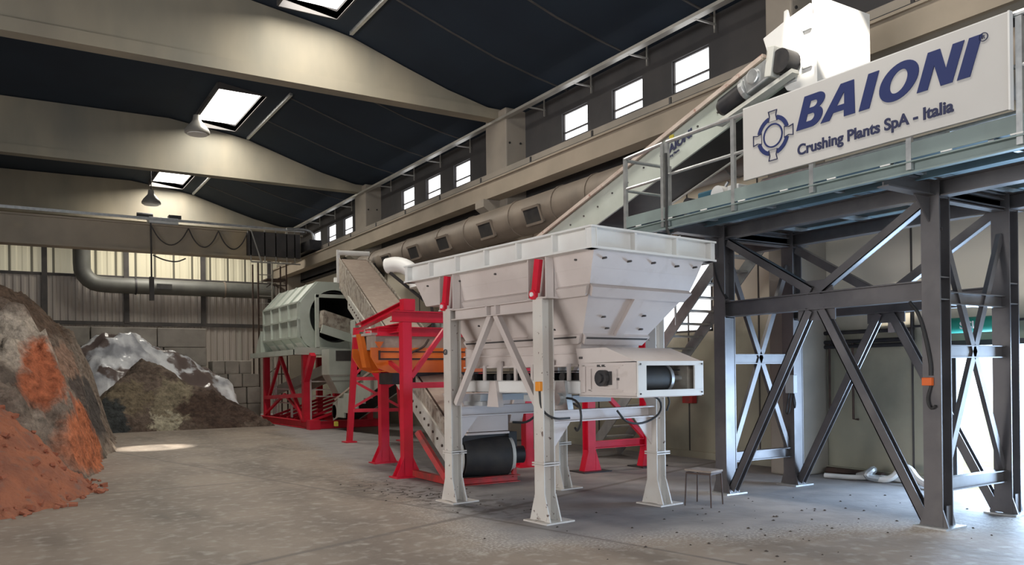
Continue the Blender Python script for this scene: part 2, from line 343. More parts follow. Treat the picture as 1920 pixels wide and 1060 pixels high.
# ------------------------------------------------------------------ shell
XW, XL, YE, YB = 10.65, 10.45, 34.6, -6.0     # lower wall, upper wall, end wall, rear wall
struct(MB().box(-12, XW, YB - 3, YE + .2, -.2, 0).build('floor', 'floor_concrete'), 'dusty concrete hall floor')
g = MB().box(XW + .2, 40, -15, 30, -.25, -.05).build('outdoor_ground', 'outdoor_ground'); struct(g)
DOOR = (3.2, 5.95, 0, 1.88)
w = MB(); WT = .12
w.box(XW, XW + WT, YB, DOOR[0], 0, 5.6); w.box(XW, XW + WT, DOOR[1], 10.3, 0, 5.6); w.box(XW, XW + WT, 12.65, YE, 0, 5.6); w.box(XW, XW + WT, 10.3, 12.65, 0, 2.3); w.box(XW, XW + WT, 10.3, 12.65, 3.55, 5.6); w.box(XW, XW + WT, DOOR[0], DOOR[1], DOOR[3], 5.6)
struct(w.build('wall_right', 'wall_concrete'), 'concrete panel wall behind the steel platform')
WY = []
for c in (3.55, 12.35, 21.0, 29.7):
    for k in (-1.75, 0, 1.75): WY.append((c + k - .47, c + k + .47))
ws = [q for q in WY if q[0] > -5]
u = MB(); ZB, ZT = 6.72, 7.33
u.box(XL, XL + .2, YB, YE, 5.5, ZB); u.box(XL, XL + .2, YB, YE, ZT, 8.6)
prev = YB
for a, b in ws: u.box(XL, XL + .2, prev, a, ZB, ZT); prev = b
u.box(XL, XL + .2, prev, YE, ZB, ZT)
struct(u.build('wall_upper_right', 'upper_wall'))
struct(MB().box(XL, XW + .25, YB, YE, 5.55, 5.62).build('trim_ledge', 'upper_wall'))
for i, (a, b) in enumerate(ws):
    f = MB()
    f.box(XL + .05, XL + .09, a, a + .02, ZB, ZT); f.box(XL + .05, XL + .09, b - .02, b, ZB, ZT)
    f.box(XL + .05, XL + .09, a, b, ZB, ZB + .02); f.box(XL + .05, XL + .09, a, b, ZT - .02, ZT); f.box(XL + .05, XL + .09, a, b, ZB + .17, ZB + .20)
    fr = struct(f.build('window_%d' % (i + 1), 'dark_trim'), 'small high window in the right wall')
    MB().box(XL + .10, XL + .12, a, b, ZB, ZT).build('window_pane', 'daylit_pane', fr)
# wall panel joints, lower right wall
j = MB()
for y in (6.55, 9.25, 10.9, 13.6, 18, 22.4): j.box(XW - .012, XW + .01, y, y + .025, 0, 5.5)
struct(j.build('trim_1', 'dark_trim'))
# end wall: corrugated sheet below, translucent strip above
def corr(x0, x1, z0, z1, y, p=.25, d=.035):
    s = MB(); P = []; x = x0; ph = 0
    while x < x1 - 1e-6:
        xa, xb, xc = min(x + p * .35, x1), min(x + p * .5, x1), min(x + p * .85, x1)
        for a, b, da, db in ((x, xa, 0, 0), (xa, xb, 0, d), (xb, xc, d, d), (xc, min(x + p, x1), d, 0)):
            if b > a: s.add([(a, y - da, z0), (b, y - db, z0), (b, y - db, z1), (a, y - da, z1)], [(0, 1, 2, 3)])
        x += p
    return s
struct(MB().box(-12, XW + .2, YE + .05, YE + .2, 0, 9.4).build('wall_end', 'cladding'))
struct(corr(-12, 10.45, 0, 5.5, YE).build('wall_end_sheeting', 'cladding'), 'ribbed grey sheeting on the end wall')
struct(corr(-12, 10.45, 5.52, 6.9, YE, .35, .03).build('window_20', 'translucent_sheet'), 'translucent yellowish strip in the end wall')
f = MB(); f.box(XW, XW + .08, 10.3, 12.65, 2.3, 2.34); f.box(XW, XW + .08, 10.3, 12.65, 3.51, 3.55)
for y in (10.3, 12.6): f.box(XW, XW + .08, y, y + .05, 2.3, 3.55)
fr = struct(f.build('window_30', 'dark_trim'), 'bright window low in the wall behind the steel stair')
MB().box(XW + .09, XW + .11, 10.3, 12.65, 2.3, 3.55).build('window_pane', 'daylit_pane', fr)  # glowing pane added in place of sunlight on the wall
t = MB()
for x in (-2.5, 1.1, 3.86, 6.7, 9.4): t.bar((x, YE - .08, 3.7), (x, YE - .08, 7.2), .18, .12, (0, 1, 0))
t.box(-12, 9.9, YE - .12, YE, 3.62, 3.76); t.box(-12, 9.9, YE - .08, YE, 5.44, 5.54)
struct(t.build('trim_2', 'dark_trim'))
struct(MB().box(-12.2, -12, YB, 2.4, 0, 9.4).box(-12.2, -12, 11.6, YE, 0, 9.4).box(-12.2, -12, 2.4, 11.6, 5.0, 9.4).build('wall_left', 'wall_concrete'))  # unseen left wall, its opening added for the fill light
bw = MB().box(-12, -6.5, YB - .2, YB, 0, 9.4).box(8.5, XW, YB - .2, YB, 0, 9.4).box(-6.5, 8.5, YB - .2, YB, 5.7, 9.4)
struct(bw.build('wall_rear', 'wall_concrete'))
# roof: fall-away planes with roof lights
PROF = [(-12, 9.05), (4.0, 9.2), (4.6, 9.12), (5.8, 8.96), (6.3, 8.87), (7.6, 8.45), (8.6, 8.15), (9.6, 7.93), (10.65, 7.75)]
def roofz(x):
    for (a, za), (b, zb) in zip(PROF, PROF[1:]):
        if x <= b: return za + (zb - za) * (x - a) / (b - a)
    return PROF[-1][1]
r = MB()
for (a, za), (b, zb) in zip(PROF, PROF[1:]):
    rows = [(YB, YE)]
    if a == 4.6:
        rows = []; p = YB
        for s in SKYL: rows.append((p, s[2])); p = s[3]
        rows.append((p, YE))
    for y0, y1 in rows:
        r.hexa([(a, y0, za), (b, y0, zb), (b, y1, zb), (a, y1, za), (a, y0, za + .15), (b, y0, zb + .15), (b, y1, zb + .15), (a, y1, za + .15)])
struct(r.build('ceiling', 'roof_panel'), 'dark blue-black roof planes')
for i, (x0, x1, y0, y1) in enumerate(SKYL):
    k = MB(); k.box(x0 - .04, x0, y0, y1, 8.95, 9.25); k.box(x1, x1 + .04, y0, y1, 8.95, 9.25); k.box(x0, x1, y0 - .04, y0, 8.95, 9.25); k.box(x0, x1, y1, y1 + .04, 8.95, 9.25)
    fr = struct(k.build('window_%d' % (i + 21), 'upper_wall'), 'roof light in the dark ceiling')
    MB().box(x0, x1, y0, y1, 9.16, 9.2).build('window_pane', 'roof_pane', fr)
# thin pale edge strips and rod joints under the roof planes
k = MB()
for y0, y1 in ((-6, 7.7), (8.1, 16.3), (20.6, 25.1), (29.6, 33.8)):
    k.bar((6.22, y0, 8.86), (6.22, y1, 8.86), .07, .08)
struct(k.build('trim_3', 'galvanised'))
k = MB()
for y in (10.0, 12.1, 14.3, 18.8, 20.9, 23.1, 27.5, 29.7, 31.9):
    for (a, za), (b, zb) in zip(PROF[4:], PROF[5:]): k.hexa([(a, y, za - .02), (b, y, zb - .02), (b, y + .04, zb - .02), (a, y + .04, za - .02), (a, y, za), (b, y, zb), (b, y + .04, zb), (a, y + .04, za)])
struct(k.build('trim_4', 'dark_trim'))

# roof girders, columns
COLY = (8.15, 16.55, 25.35, 34.1)
gl = ['concrete roof girder nearest the viewer, out over the platform', 'deep concrete roof girder, nearest of those crossing the ceiling in view', 'concrete roof girder behind the hanging lamp, in the middle of the hall', 'concrete roof girder against the end wall, above the bridge crane']
for i, y in enumerate(COLY):
    if i == 0: continue
    yy = y - .1; pts = [(-11.9, yy, 7.66), (9.95, yy, 7.66)] + [(x, yy, z - .03) for x, z in reversed(PROF) if x <= 9.7] ; pts[2:2] = [(9.95, yy, roofz(9.95) - .03)]
    s = MB().prism(pts, (0, .2, 0)).box(-11.9, 9.95, yy - .07, yy + .27, 7.62, 7.86)
    tag(s.build('roof_girder', 'beam_concrete'), gl[i], 'roof beam', 'concrete girders carrying the roof')
cl = ['concrete wall column behind the white discharge box', 'concrete wall column between the two nearer window groups', 'concrete wall column before the three farthest windows', 'concrete wall column in the far corner']
for i, y in enumerate(COLY):
    o = MB().box(9.9, 10.65, y - (.22 if i == 0 else .5), y + (.27 if i == 0 else .45), 0, roofz(10) - .03).build('wall_column', 'column_concrete', None, .03)
    tag(o, cl[i], 'column', 'concrete wall columns')
    h = MB()
    for yy in (y - (.24 if i == 0 else .52),): 
        for x, z in ((10.0, 7.0), (10.3, 7.02)): h.cyl((x, yy, z), (x, yy + .03, z), .025, 10)
    h.build('bolt_hole', 'rubber', o)
kl = ['concrete corbel under the crane runway at the column by the discharge box', 'concrete corbel under the crane runway above the long duct', 'concrete corbel under the crane runway over the brown conveyor head', 'concrete corbel under the crane runway in the far corner']
for i, y in enumerate(COLY):
    tag(MB().prism([(9.9, y - .2, 5.2), (9.9, y - .2, 5.68), (9.45, y - .2, 5.68), (9.45, y - .2, 5.5)], (0, .4, 0)).build('corbel', 'column_concrete'), kl[i], 'corbel', 'concrete corbels')
rb = thing('crane_runway_beam', 'long concrete crane runway beam along the right wall below the high windows', 'beam', (9.7, 14, 5.7))
MB().box(9.55, 9.9, YB, YE, 5.69, 6.06).box(9.5, 9.62, YB, YE, 6.06, 6.10).build('beam', 'runway_concrete', rb)
MB().box(9.60, 9.70, YB, 33, 6.10, 6.16).build('rail', 'black_steel', rb)
MB().box(9.72, 9.88, YB, YE, 6.06, 6.34).build('ledge', 'column_concrete', rb)
c = MB()
for y in [1.5 + 2.2 * k for k in range(15)]: c.box(9.70, 9.73, y, y + .05, 6.1, 6.32)
c.build('rail_clip', 'black_steel', rb)
# conduit along windows
ct = thing('cable_tray', 'thin metal tray running the length of the roof edge above the windows', 'tray', (9.9, 14, 7.6))
MB().bar((9.88, -5, 7.58), (9.88, 33.2, 7.58), .14, .06).build('tray', 'lamp_shell', ct)
for y in [1.2 + 1.74 * k for k in range(19)]:
    MB().bar((9.9, y, 7.56), (10.38, y, 7.56), .03, .03).bar((10.36, y, 7.42), (10.36, y, 7.86), .025, .025).build('bracket', 'lamp_shell', ct)

# ventilation duct on the right wall
du = thing('ventilation_duct', 'long round ventilation duct with square louvres under the crane runway', 'duct', (9.45, 12, 4.9))
DX, DZ, DR = 9.42, 4.93, .38
MB().cyl((DX, -5, DZ), (DX, 23.6, DZ), DR, 28).build('pipe', 'duct_metal', du, smooth=True)
for y in [0.5, 4.2, 8.6, 11.9, 13.0, 14.6, 16.6, 18.0, 20.1, 22.5]: MB().ring((DX, y, DZ), (DX, y + .05, DZ), DR + .02, DR - .05).build('seam_band', 'duct_metal', du, smooth=True)
for y in (2.5, 5.8, 9.5, 13.7, 15.6, 17.7, 19.4, 21.2, 23.2):
    a = R(200); n = Vector((math.cos(a), 0, math.sin(a))); tt = Vector((-math.sin(a), 0, math.cos(a))); c0 = Vector((DX, y, DZ)) + n * (DR + .005)
    f = MB()
    for s in (-1, 1):
        f.bar(c0 + tt * s * .17 + Vector((0, -.3, 0)), c0 + tt * s * .17 + Vector((0, .3, 0)), .05, .03, n)
    f.bar(c0 + Vector((0, -.32, 0)) - tt * .18, c0 + Vector((0, -.32, 0)) + tt * .18, .05, .05, n)
    lv = f.build('louvre', 'duct_metal', du)
    s = MB(); s.bar(c0 - n * .01 + Vector((0, -.28, 0)), c0 - n * .01 + Vector((0, .28, 0)), .31, .02, n); s.build('opening', 'rubber', lv)
# end-wall duct
ed = thing('wall_duct', 'dull grey round duct with elbow across the end wall', 'duct', (5, 34, 5.1))
MB().tube([(2.3, 34.1, 7.3), (2.3, 34.1, 6.0), (2.32, 34.1, 5.55), (2.6, 34.1, 5.2), (3.0, 34.1, 5.12), (4, 34.1, 5.12), (9.4, 34.1, 5.12)], .30, 18, 1).build('pipe', 'duct_grey', ed, smooth=True)
for x in (4.1, 7.4): MB().ring((x, 34.1, 5.12), (x + .06, 34.1, 5.12), .33, .25).build('seam_band', 'duct_metal' if x > 5 else 'black_steel', ed, smooth=True)
MB().box(4.85, 5.4, 33.77, 33.9, 5.02, 5.22).build('grille', 'rubber', ed)

# bridge crane
cr = thing('bridge_crane', 'tan bridge crane girder spanning the hall in front of the end wall', 'crane', (4, 30, 5.9))
s = MB(); s.box(-11.5, 9.3, 29.85, 30.25, 5.95, 6.8); s.box(-11.5, 9.35, 29.75, 30.35, 6.78, 6.84); s.box(-11.5, 9.3, 29.75, 30.35, 5.88, 5.95)
s.build('girder', 'girder_tan', cr)
MB().bar((-11, 29.7, 7.0), (9.4, 29.7, 6.98), .06, .09).build('rail', 'galvanised', cr)
MB().box(7.3, 9.2, 29.6, 29.84, 5.95, 6.82).build('end_panel', 'dark_trim', cr)
s = MB(); s.box(9.3, 9.75, 28.8, 31.3, 6.18, 6.55); s.build('end_carriage', 'black_steel', cr)
for y in (29.0, 31.1): MB().cyl((9.6, y, 6.28), (9.72, y, 6.28), .12, 16).build('wheel', 'black_steel', cr)
s = MB()
for x in (7.4, 7.9, 8.3, 8.7, 9.0): s.bar((x, 29.62, 5.75), (x, 29.62, 6.9), .04, .04)
s.bar((7.4, 29.6, 5.72), (9.2, 29.6, 5.72), .05, .05); s.bar((7.4, 29.58, 6.85), (7.75, 29.58, 5.75), .05, .04); s.build('railing', 'lamp_shell', cr)
MB().tube([(8.7, 29.6, 7.0), (9.35, 29.6, 7.05), (9.7, 29.6, 6.95), (9.72, 29.6, 6.5)], .05, 10, 2).build('conduit', 'galvanised', cr, smooth=True)
s = MB()
xs = [4.1, 5.3, 6.3, 7.3]
for a, b in zip(xs, xs[1:]): s.tube([(a, 29.68, 6.75), (a + .2 * (b - a), 29.68, 6.3), ((a + b) / 2, 29.68, 6.08), (b - .2 * (b - a), 29.68, 6.3), (b, 29.68, 6.75)], .022, 6, 2)
s.build('festoon_cable', 'dark_trim', cr, smooth=True)
hoist = thing('crane_trolley', 'small grey hoist trolley sitting on the bridge crane girder', 'hoist', (4.4, 30, 6.9))
MB().box(4.05, 5.0, 29.8, 30.3, 6.86, 7.08).build('carriage', 'grey_plastic', hoist, .02)
MB().cyl((3.7, 30, 7.1), (4.2, 30, 7.1), .12, 14).build('motor', 'black_steel', hoist); MB().box(4.7, 5.1, 29.85, 30.15, 7.08, 7.2).build('brake', 'black_steel', hoist)
MB().tube([(4.1, 29.75, 6.85), (4.1, 29.7, 6.0), (4.1, 29.7, 4.3)], .03, 6).box(4.03, 4.17, 29.62, 29.78, 4.2, 5.0).build('hoist_chain', 'dark_trim', hoist)
MB().tube([(4.15, 29.7, 5.75), (4.5, 29.7, 5.6), (4.9, 29.7, 5.55), (5.2, 29.7, 5.7)], .025, 6, 2).build('pendant_cable', 'dark_trim', hoist)

# hanging lamps
def lamp(x, y, z, label, tilt=0, r=.30, rod=None):
    o = thing('pendant_lamp', label, 'lamp', (x, y, z), 0, 'bell lamps hanging from the roof')
    MB().lathe((x, y, z), [(.02, .42), (.09, .40), (.11, .26), (.14, .22), (.24, .10), (r, .0), (r, -.06), (r - .05, -.08)], 22).build('lamp_shade', 'lamp_shell', o, smooth=True)
    MB().cyl((x, y, z - .06), (x, y, z - .1), r - .06, 18).build('lens', 'clean_white', o)
    MB().tube([(x, y, z + .4), rod or (x, y, roofz(x))], .03 if rod else .015, 8).build('rod', 'black_steel', o)
    return o
lamp(4.17, 22.0, 7.97, 'large grey bell lamp hanging by the bright skylight', r=.31, rod=(4.35, 21.3, 8.7))
lamp(4.05, 29.2, 7.45, 'pale bell lamp hanging over the bridge crane trolley', r=.30)

# scaffold stair tower by end wall
sc = thing('access_tower', 'thin rusty ladder tower standing at the far corner', 'scaffold', (8.5, 31.2, 0))
for x in (7.98, 9.05):
    for y in (30.9, 31.7): MB().bar((x, y, 0), (x, y, 5.9), .05, .05, (1, 0, 0)).build('post', 'rust_tube', sc)
s = MB()
for k in range(20): s.bar((7.98, 30.9, .3 + k * .27), (8.5, 30.9, .3 + k * .27), .03, .03)
s.bar((8.5, 30.9, 0), (8.5, 30.9, 6.0), .05, .05, (1, 0, 0)); s.build('ladder', 'lamp_shell', sc)
s = MB()
for k in range(6): s.bar((8.5, 30.9, .8 + k * .85), (9.05, 30.9, .8 + k * .85), .04, .04); s.bar((8.5, 31.7, .8 + k * .85), (9.05, 31.7, 1.2 + k * .85), .03, .03)
s.build('cross_bar', 'rust_tube', sc); MB().box(8.3, 9.05, 30.9, 31.7, 5.25, 5.3).build('landing', 'rust_tube', sc)

# ------------------------------------------------------------------ concrete block walls
n = 0
def block(x0, x1, z0, z1, y0, label):
    j = random.uniform(-.05, .05)
    tag(MB().box(x0 + .015, x1 - .015, y0 + j, y0 + .8 + j, z0, z1 - .01).build('concrete_block', 'block_concrete', None, .03), label, 'block', 'concrete blocks stacked by the end wall')
rows = [(2.63, 3.3, [(1.2, 2.25), (2.25, 4.3), (4.3, 5.93)], 'top course'), (1.96, 2.63, [(1.2, 3.0), (3.0, 4.5), (4.5, 5.93)], 'second course from the top'),
        (1.3, 1.96, [(1.2, 2.9), (2.9, 4.4), (4.4, 5.93)], 'middle course'), (.65, 1.3, [(1.2, 2.9), (2.9, 4.4), (4.4, 5.93)], 'second course from the floor'), (0, .65, [(1.2, 2.9), (2.9, 4.4), (4.4, 5.93)], 'bottom course')]
for z0, z1, xs_, nm in rows:
    for (x0, x1), w_ in zip(xs_, ('left', 'middle', 'right')):
        block(x0, x1, z0, z1, 30.0, 'pale block, %s in the %s of the tall block wall' % (w_, nm))
rows = [(1.68, 2.16, [(6.05, 6.5), (6.5, 7.0), (7.0, 7.45)], 'top course'), (1.2, 1.68, [(5.98, 6.6), (6.6, 7.1), (7.1, 7.72)], 'second course from the top'),
        (.6, 1.2, [(5.98, 6.7), (6.7, 7.25), (7.25, 7.74)], 'second course from the floor'), (0, .6, [(5.98, 6.7), (6.7, 7.25), (7.25, 7.74)], 'bottom course')]
for z0, z1, xs_, nm in rows:
    for (x0, x1), w_ in zip(xs_, ('left', 'middle', 'right')):
        block(x0, x1, z0, z1, 29.8, 'grey block, %s in the %s of the low stack' % (w_, nm))

# ------------------------------------------------------------------ material piles
def fb(x, y, s, z=0): return noise.fractal(Vector((x * s, y * s, z)), 1.0, 2.1, 5)
def sm(t): t = max(0, min(1, t)); return t * t * (3 - 2 * t)
def heap(name, x0, x1, y0, y1, st, fn, mt):
    nx = int((x1 - x0) / st) + 1; ny = int((y1 - y0) / st) + 1
    P = []; Z = {}
    for j in range(ny):
        for i in range(nx):
            x = x0 + i * st; y = y0 + j * st; z = fn(x, y); Z[i, j] = z; P.append((x, y, max(z, -.03)))
    F = [(j * nx + i, j * nx + i + 1, (j + 1) * nx + i + 1, (j + 1) * nx + i) for j in range(ny - 1) for i in range(nx - 1)
         if max(Z[i, j], Z[i + 1, j], Z[i, j + 1], Z[i + 1, j + 1]) > -.02]
    used = sorted({k for f in F for k in f}); mp = {k: n for n, k in enumerate(used)}
    o = MB().add([P[k] for k in used], [tuple(mp[k] for k in f) for f in F]).build(name, mt)
    for p in o.data.polygons: p.use_smooth = True
    return o
def vor(x, y, s):
    d = noise.voronoi(Vector((x * s, y * s, .3)))[0]; return d[0]
def h1(x, y):
    d = math.hypot(x + 2.6, y - 13.4); z = min(1.0 * (3.6 - d), .55 * (3.6 - d) + .8, 2.6)
    if z < -.3: return -1
    return z + .10 * fb(x, y, 1.3) + (.07 - .16 * vor(x, y, 4)) * (1 if z > 0 else .3) - .05 * vor(x, y, 9) + .02
tag(heap('brick_rubble_pile', -3.0, 1.6, 9.5, 16.5, .04, h1, 'terracotta'), 'orange-brown crushed brick pile at the left foreground', 'pile')
def rid(x, y, s_, z=0): return 1 - abs(noise.noise(Vector((x * s_, y * s_, z)))) * 2
def h2(x, y):
    ex = (1.0 + .15 * max(0, y - 13.8) - .02 * max(0, y - 20.5) ** 2 + .05 * math.sin(y * 1.7) + .10 * fb(x, y, 1.1, 9)) - x
    ex = min(ex, (y - 13.9) * .66 + (-.2 - x) * .35 + .4 + .3 * fb(x, y, .9, 3), (27.0 - y) * .9)
    if ex < 0: return -1 if ex < -.2 else ex
    z = 3.35 * (1 - math.exp(-(ex * 1.3) ** 1.35))
    if z > 2.3: z += .30 * sm((y - 17) / 1.2) - .25      # the older block standing on top
    k = min(1, ex)
    return z + k * (.30 * fb(x, y, .8, 4) + .34 * (rid(x, y, .75, 2) - .6)) + .13 * fb(x, y, 3.2) + .09 * rid(x, y, 4.5) - .07 - .07 * vor(x, y, 5)
tag(heap('soil_mound', -5.2, 2.7, 13.6, 27, .075, h2, 'earth_grey'), 'high grey-brown earth mound with orange streaks behind the brick pile', 'pile')
def h3(x, y):
    c = max(0, 1 - abs(x - 3.5) / (3.7 if x > 3.5 else 1.9)); cy = 1 - abs(y - 28.0 + .0 * x) / 2.3
    z = 2.15 * min(c, cy * 1.0 + .05) * 1.25 if cy > 0 else -1
    z = min(z, 2.15 * c ** .85)
    if c <= 0 or cy <= 0: return -.1
    return z + .22 * fb(x, y, .9, 7) + .16 * (rid(x, y, .9, 5) - .6) + .06 * fb(x, y, 4) - .04
tag(heap('dark_soil_heap', 1.2, 7.6, 25.6, 29.9, .07, h3, 'earth_dark'), 'dark brown soil heap in front of the concrete blocks', 'pile')
def h4(x, y):
    z = 2.78 - (max(0, 2.6 - x) * .55 + max(0, x - 3.7) * .58) - max(0, abs(y - 29.3) - .4) * 1.0 + .32 * (rid(x, y * .6, .85, 2) - .5) + .16 * rid(x, y, 2.1, 4) + .05 * fb(x, y, 4)
    return z if 1.35 < x < 6.6 and y > 27.7 and z > .4 else -1
tag(heap('plastic_sheeting', 1.3, 6.6, 27.7, 29.9, .055, h4, 'plastic_sheet'), 'crumpled silver plastic sheeting heaped on top of the dark soil', 'sheeting')

# loose brick lumps at the foot of the pile
proto = None
for k in range(170):
    a = R(random.uniform(-80, 20)); d = random.uniform(2.3, 3.75) if k > 50 else random.uniform(3.4, 3.8); x, y = -2.6 + d * math.cos(a), 13.4 + d * math.sin(a)
    z = max(0, h1(x, y)); s = random.uniform(.014, .05)
    if proto is None:
        b = MB(); b.add([Vector((random.uniform(.7, 1) * i, random.uniform(.6, 1) * j_, random.uniform(.5, .9) * q)) for q in (-1, 1) for i, j_ in ((-1, -1), (1, -1), (1, 1), (-1, 1))],
                      [(0, 3, 2, 1), (4, 5, 6, 7), (0, 1, 5, 4), (1, 2, 6, 5), (2, 3, 7, 6), (3, 0, 4, 7)])
        proto = b.build('brick_lump', 'brick_chip'); o = proto
        tag(o, 'small broken brick lump on the near slope of the orange pile', 'rubble', 'brick lumps on the orange pile')
    else: o = proto.copy(); COL.objects.link(o)
    o.location = (x, y, z + s * .3); o.scale = (s * 1.3, s, s * .8); o.rotation_euler = (random.uniform(-.5, .5), random.uniform(-.5, .5), random.uniform(0, 6))

# ------------------------------------------------------------------ white feed hopper (local frame v,u,z)
HC = (5.62, 8.2, 0); HR = R(5.5)
H = thing('feed_hopper', 'large cream-white feed hopper on four legs beside the steel platform', 'hopper', HC, HR, local=True)
V0, V1, U0, U1 = -.97, .93, -1.85, 1.80
# body shell
def ringz(v0, v1, u0, u1, z): return [(v0, u0, z), (v1, u0, z), (v1, u1, z), (v0, u1, z)]
lv = [ringz(-.85, .81, -1.76, 1.72, 2.83), ringz(-.82, .78, -1.69, 1.62, 2.66), ringz(-.78, .74, -1.62, 1.55, 2.50), ringz(-.46, .44, -1.13, 1.00, 1.93), ringz(-.43, .41, -1.06, .95, 1.80)]
lv.insert(3, ringz(-.78, .74, -1.62, 1.12, 2.495))
s = MB()
for a, b in zip(lv, lv[1:]):
    n = len(s.v); s.v += a + b; s.f += [(n + i, n + (i + 1) % 4, n + 4 + (i + 1) % 4, n + 4 + i) for i in range(4)]
body = s.build('hopper_body', 'cream_paint', H)
sol = body.modifiers.new('wall', 'SOLIDIFY'); sol.thickness = .02; sol.offset = 0
LV2 = [lv[0], lv[1], lv[3], lv[4], lv[5]]
def lerp(a, b, t): return tuple(a[i] + (b[i] - a[i]) * t for i in range(3))
def onface(k, i, s_, t_):      # point on slope ring k, side i: s along, t down
    a, b = LV2[k], LV2[k + 1]; return Vector(lerp(lerp(a[i], a[(i + 1) % 4], s_), lerp(b[i], b[(i + 1) % 4], s_), t_))
def strip(mb, k, i, q, th=.055):
    P = [onface(k, i, *p) for p in q]; nrm = (P[1] - P[0]).cross(P[3] - P[0]).normalized()
    cen = Vector((0, 0, 2.1)); 
    if nrm.dot(P[0] - cen) < 0: nrm = -nrm
    mb.hexa([p - nrm * .005 for p in P] + [p + nrm * th for p in P])
s = MB()
for i, nr in ((0, (.0, .5, 1.0)), (1, (0, .33, .66, 1)), (2, (0, .5, 1)), (3, (0, .33, .66, 1))):
    strip(s, 2, i, [(0, 0), (1, 0), (1, .16), (0, .16)]); strip(s, 2, i, [(0, .84), (1, .84), (1, 1), (0, 1)])
    for r_ in nr:
        w_ = .055; a = max(0, r_ - w_); b = min(1, r_ + w_)
        if 0 < r_ < 1: strip(s, 2, i, [(a, .16), (b, .16), (b, .84), (a, .84)])
s.build('stiffener', 'cream_paint', H)
s = MB()
for k, t_ in ((0, .93), (3, .0), (2, .86)):
    for i in range(4): strip(s, k, i, [(0.02, t_), (.98, t_), (.98, t_ + .03), (.02, t_ + .03)], .006 if k != 2 else .06)
s.build('seam', 'dark_trim', H)
s = MB()      # bolts on the body
for i in (0, 3):
    for k, pts in ((0, [(.08, .5), (.3, .55), (.52, .5), (.75, .55), (.93, .5)]), (2, [(.2, .55), (.3, .75), (.7, .5), (.8, .75)])):
        for q in pts:
            p = onface(k, i, *q); MB().cyl(p, p + Vector((0, -.06, 0)) if i == 0 else p + Vector((-.03, 0, 0)), .012, 6).build('bolt', 'dark_trim', H)
# rim
s = MB()
for a, b in (((V0, U0), (V1, U0)), ((V1, U0), (V1, U1)), ((V1, U1), (V0, U1)), ((V0, U1), (V0, U0))):
    A = Vector((*a, 0)); B = Vector((*b, 0)); d = (B - A).normalized(); nn = Vector((d.y, -d.x, 0))
    z1 = Vector((0, 0, 1))
    s.bar(A + z1 * 2.825, B + z1 * 2.825, .11, .022, off=(-.05, 0)) if False else None
    ins = -nn * .05
    s.bar(A + ins + z1 * 2.825, B + ins + z1 * 2.825, .12, .022)
    s.bar(A + ins + z1 * 3.03, B + ins + z1 * 3.03, .12, .02)
    s.bar(A - nn * .08 + z1 * 2.93, B - nn * .08 + z1 * 2.93, .012, .2)
    L_ = (B - A).length; k_ = 6 if L_ > 2.5 else 3
    for q in range(k_ + 1):
        p = A + d * (L_ * q / k_); p = p + d * (.02 if q == 0 else (-.02 if q == k_ else 0))
        s.bar(p - nn * .045 + z1 * 2.83, p - nn * .045 + z1 * 3.03, .028, .07, nn)
s.build('rim', 'bright_panel', H)
# legs
LEG = [(-.87, -.98), (-.87, .80), (.87, -.98), (.87, .80)]
for v_, u_ in LEG:
    s = MB(); s.ibeam((v_, u_, 0.02), (v_, u_, 2.40), .15, .16, .014, (1, 0, 0))
    s.bar((v_ - .075, u_, .02), (v_ - .075, u_, 2.4), .16, .012, (1, 0, 0))
    sg = -1 if v_ < 0 else 1
    for du_ in (-1, 1):
        s.prism([(v_ - .08, u_ + du_ * .08, .01), (v_ - .08, u_ + du_ * .17, .01), (v_ - .08, u_ + du_ * .08, .30)], (.014, 0, 0))
        s.prism([(v_ + .07, u_ + du_ * .08, .01), (v_ + .07, u_ + du_ * .17, .01), (v_ + .07, u_ + du_ * .08, .30)], (.014, 0, 0))
        s.prism([(v_ + .08, u_ + du_ * .02, .01), (v_ + .19, u_ + du_ * .02, .01), (v_ + .08, u_ + du_ * .02, .32)], (0, .012, 0))
    s.box(v_ - .1, v_ + .13, u_ - .1, u_ + .1, .60, .615); s.box(v_ - .1, v_ + .13, u_ - .1, u_ + .1, .625, .64)
    leg = s.build('leg', 'chipped_paint', H)
    MB().box(v_ - .15, v_ + .24, u_ - .2, u_ + .2, 0, .016).build('base_plate', 'chipped_paint', leg)
# side beams, A-braces and cross beams
for v_ in (-.87, .87):
    s = MB(); s.ibeam((v_, -.9, 2.32), (v_, .72, 2.32), .13, .13, .012)
    for u_ in (-.18, .0): s.box(v_ - .065, v_ + .065, u_ - .03, u_ + .0, 2.26, 2.38)
    s.build('top_side_beam', 'cream_paint', H)
    for sgn in (-1, 1):
        s = MB(); s.bar((v_, -.09 + sgn * .05, 2.27), (v_, -.09 + sgn * .80, 1.22), .07, .07, (1, 0, 0)); s.build('brace', 'cream_paint', H)
for u_ in (-.98, .80):
    s = MB(); s.chan((-.8, u_, 1.12), (.8, u_, 1.12), .12, .13, .014); s.build('cross_beam', 'cream_paint', H)
    for sg in (-1, 1): MB().prism([(sg * .79, u_, 1.05), (sg * .5, u_, 1.05), (sg * .79, u_, .72)], (0, .014, 0)).build('gusset', 'cream_paint', H)
